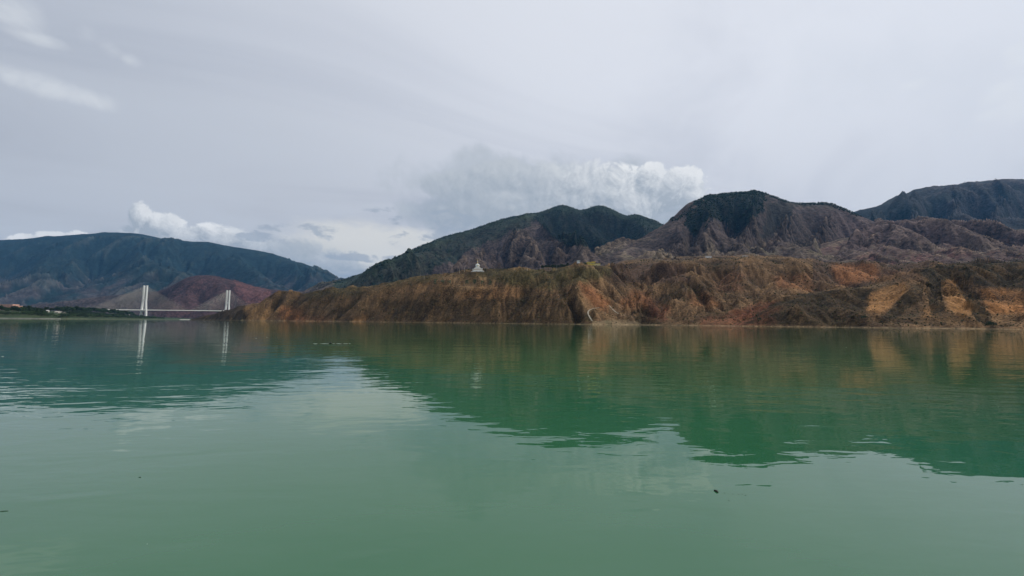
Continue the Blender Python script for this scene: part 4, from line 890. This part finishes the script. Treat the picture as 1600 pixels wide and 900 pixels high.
# ------------------------------------------------------------------ woods on the mountains
def tuft_mesh(name, base, sz, hz, colr, mat, label):
    n = len(base); ring = np.arange(5) * 2 * np.pi / 5; th = rng.uniform(0, 6.28, n); V = np.zeros((n, 7, 3)); V[:, 0, 2] = -.4; V[:, 6, 2] = hz
    for i in range(5):
        r_ = rng.uniform(.7, 1.35, n); V[:, 1 + i, 0] = np.cos(ring[i] + th) * r_; V[:, 1 + i, 1] = np.sin(ring[i] + th) * r_; V[:, 1 + i, 2] = rng.uniform(.2, .6, n) * hz * .6
    V = V * sz[:, None, None] + base[:, None, :]
    tri = np.array([[0, 1 + (i + 1) % 5, 1 + i] for i in range(5)] + [[6, 1 + i, 1 + (i + 1) % 5] for i in range(5)])
    o = raw_mesh(name, V.reshape(-1, 3), (tri[None] + (np.arange(n) * 7)[:, None, None]).reshape(-1, 3), mat, 'stuff', np.repeat(colr, 7, 0)); o['label'] = label; return o
M_wood_leaf = land_mat('far_wood_leaves', .2, .02, .3, .5, .3)
for k, nm, cnt, lab in ((0, 'mountain_wood', 7000, 'dark wood covering the bowl of the central mountain'), (1, 'mountain_wood', 3800, 'dark wood in the upper hollow of the spurred mountain')):
    X_, Y_, Z_, c_, px_, py_ = WOODS[k]; lum_ = c_.sum(-1); crest_ = np.interp(px_, [530, 700, 800, 875, 905, 935, 985, 1032], [440, 368, 340, 321, 328, 322, 336, 350]) if k == 0 else np.interp(px_, [1060, 1097, 1150, 1180, 1220, 1256, 1290, 1340], [342, 309, 302, 299, 312, 318, 317, 336])
    pr = ((lum_ < .075) * 1.0 + (np.abs(py_ - crest_) < 3) * 1.2) * (Y_ < 3900); pr[Z_ < 150] = 0; pr[(px_ > 1345) | (px_ < 500)] = 0; pr = pr.ravel().astype(float); pr /= pr.sum(); ids = rng.choice(len(pr), cnt, p=pr)
    b_ = np.stack([X_.ravel()[ids], Y_.ravel()[ids], Z_.ravel()[ids]], -1).astype(float); b_[:, :2] += rng.normal(0, 3, (cnt, 2))
    tuft_mesh(nm, b_, rng.uniform(2.2, 4.6, cnt), rng.uniform(1.5, 2.6, cnt), np.array((.007, .016, .012)) + rng.random((cnt, 1)) * np.array((.014, .024, .014)), M_wood_leaf, lab)
# ------------------------------------------------------------------ scrub on the bluffs
vis = (ZA > 2.0) & (PXA > 330) & (PXA < 1690); lum = CA.sum(-1); flat_ = lum.ravel()
pr = vis.ravel() * np.clip(1.3 - flat_ / .42, .06, 1.0); pr = pr * (YA.ravel() < 1500); pr /= pr.sum()
NS = 25000; ids = rng.choice(len(pr), NS, p=pr)
base = np.stack([XA.ravel()[ids], YA.ravel()[ids], ZA.ravel()[ids]], -1); base[:, :2] += rng.normal(0, .8, (NS, 2))
sz = rng.uniform(.5, 1.2, NS) * np.clip(base[:, 1] / 750, .75, 1.4) * (.8 + .8 * (rng.random(NS) ** 4))
th = rng.uniform(0, 6.28, (NS, 5)); ring = np.arange(5) * 2 * np.pi / 5
V = np.zeros((NS, 7, 3)); V[:, 0] = (0, 0, -.4); V[:, 6, 2] = rng.uniform(.9, 1.4, NS)
for i in range(5):
    r_ = rng.uniform(.7, 1.35, NS); V[:, 1 + i, 0] = np.cos(ring[i] + th[:, 0]) * r_; V[:, 1 + i, 1] = np.sin(ring[i] + th[:, 0]) * r_; V[:, 1 + i, 2] = rng.uniform(.25, .7, NS)
V = V * sz[:, None, None] + base[:, None, :]
tri = np.array([[0, 1 + (i + 1) % 5, 1 + i] for i in range(5)] + [[6, 1 + i, 1 + (i + 1) % 5] for i in range(5)])
Fc = (tri[None] + (np.arange(NS) * 7)[:, None, None]).reshape(-1, 3)
sc_c = np.array((.040, .042, .020)) + rng.random((NS, 1)) * np.array((.055, .048, .024))
raw_mesh('hillside_scrub', V.reshape(-1, 3), Fc, land_mat('scrub_leaves', .9, .1, .25, .3, .3), 'stuff', np.repeat(sc_c, 7, 0))['label'] = 'low dark scrub bushes dotted over the red bluffs'

# ------------------------------------------------------------------ things afloat
def on_water(px, py):
    d = ray(px, py); return CAM + d * (-CAM[2] / d[2])
def tw_(name, label, px, py, pts, rad, mat, cat, group=None):
    p = on_water(px, py); t = MB().tube(pts, rad, 8).build(name, mat, None, True); t.location = tuple(p); return tag(t, label, cat, group)
M_wood = flat_mat('wet_wood', (.018, .020, .012), .4, 30., .5)
p = on_water(1119, 768); dl = tag(empty('driftwood', tuple(p), -.6), 'dark waterlogged stub of driftwood floating on open water', 'driftwood')
MB().tube([(-.026, .018, .004), (-.012, .008, .008), (.006, -.006, .008), (.02, -.018, .002)], [.006, .009, .014, .011], 8).build('stem', M_wood, dl, True)
MB().tube([(.006, -.004, .008), (.018, -.024, .004), (.022, -.034, -.002)], [.008, .008, .004], 7).build('snag', M_wood, dl, True)
M_leafd = flat_mat('dead_leaf', (.045, .05, .028), .3, 20.)
for px, py in ((1132.5, 770.5), (1154, 772.2), (1165, 773.8), (1139, 782), (1145, 772), (1160, 772)):
    p = on_water(px, py); lf = MB().poly([(-.02, 0, .002), (0, -.012, .004), (.022, .002, .002), (.002, .012, .005)], [(0, 1, 2, 3)]).build('floating_leaf', M_leafd); lf.location = tuple(p); lf.rotation_euler = (0, 0, px); lf.scale = (.55, .45, 1)
    tag(lf, 'tiny dead leaf drifting beside the dark driftwood stub', 'leaf', 'leaves beside the driftwood')
tw_('twig', 'short thin dark twig floating alone on the green water', 6, 799, [(-.03, -.008, .002), (0, 0, .004), (.035, .009, .002)], [.002, .003, .002], M_wood, 'twig')
tw_('bark_chip', 'small dark chip of bark floating alone on smooth grey-green water', 218, 746, [(-.012, 0, .002), (.012, .003, .003)], [.003, .004], M_wood, 'bark')
M_foam = flat_mat('foam', (.70, .72, .66), .1, 3.)
p = on_water(516.5, 537); fl = tag(empty('net_float', tuple(p)), 'dark round net float in the middle of a pale line of foam', 'float'); MB().lathe([(.02, -.05), (.09, -.02), (.11, .04), (.08, .10), (.03, .13)], 14).build('body', M_wood, fl, True); MB().lathe([(.03, .13), (.03, .16), (.01, .17)], 8).build('cap', M_wood, fl)
for a, b in ((489, 496), (500, 514), (519, 523), (525, 534), (536, 544), (545, 548)):
    pa, pb_ = on_water(a, 536.9), on_water(b, 537.1); c = (pa + pb_) / 2
    s_ = MB().tube([tuple(pa - c + (0, 0, .0)), (0, 0, .012), tuple(pb_ - c)], [.004, .010, .004], 6).build('foam_streak', M_foam); s_.location = tuple(c); tag(s_, 'thin pale streak of foam in line with the dark net float', 'foam', 'foam streaks by the net float')
for px, py, s_ in ((400, 528.5, 1.), (417, 527, .8), (4, 557, .7), (1322, 543, .5), (1202, 517, .6), (919, 588, .3), (230, 850, .04), (1560, 636, .12), (1005, 648, .12)):
    p = on_water(px, py); f_ = MB().lathe([(.02, -.004), (.13, .0), (.11, .02), (.05, .03)], 9).build('foam_fleck', M_foam, None, True); f_.location = tuple(p); f_.scale = (s_ * .7, s_ * .35, s_ * .3); tag(f_, 'small white fleck of foam drifting on open water', 'foam', 'foam flecks adrift on the lake')
# haze
HZ = True
if HZ:
    mt = bpy.data.materials.new('haze'); mt.use_nodes = True; nt = mt.node_tree; nt.nodes.clear()
    o_ = nt.nodes.new('ShaderNodeOutputMaterial'); v_ = nt.nodes.new('ShaderNodeVolumePrincipled'); nt.links.new(v_.outputs[0], o_.inputs['Volume'])
    v_.inputs['Density'].default_value = 2.1e-5; v_.inputs['Color'].default_value = (.17, .50, 1.0, 1); v_.inputs['Anisotropy'].default_value = 0.2
    x0, x1, y0, y1, z0, z1 = -23000, 23000, -4500, 22500, -7.2, 1800
    co = np.array([[x, y, z] for z in (z0, z1) for y in (y0, y1) for x in (x0, x1)], float)
    raw_mesh('haze', co, np.array([[0, 2, 3, 1], [4, 5, 7, 6], [0, 1, 5, 4], [2, 6, 7, 3], [0, 4, 6, 2], [1, 3, 7, 5]]), mt, 'stuff')
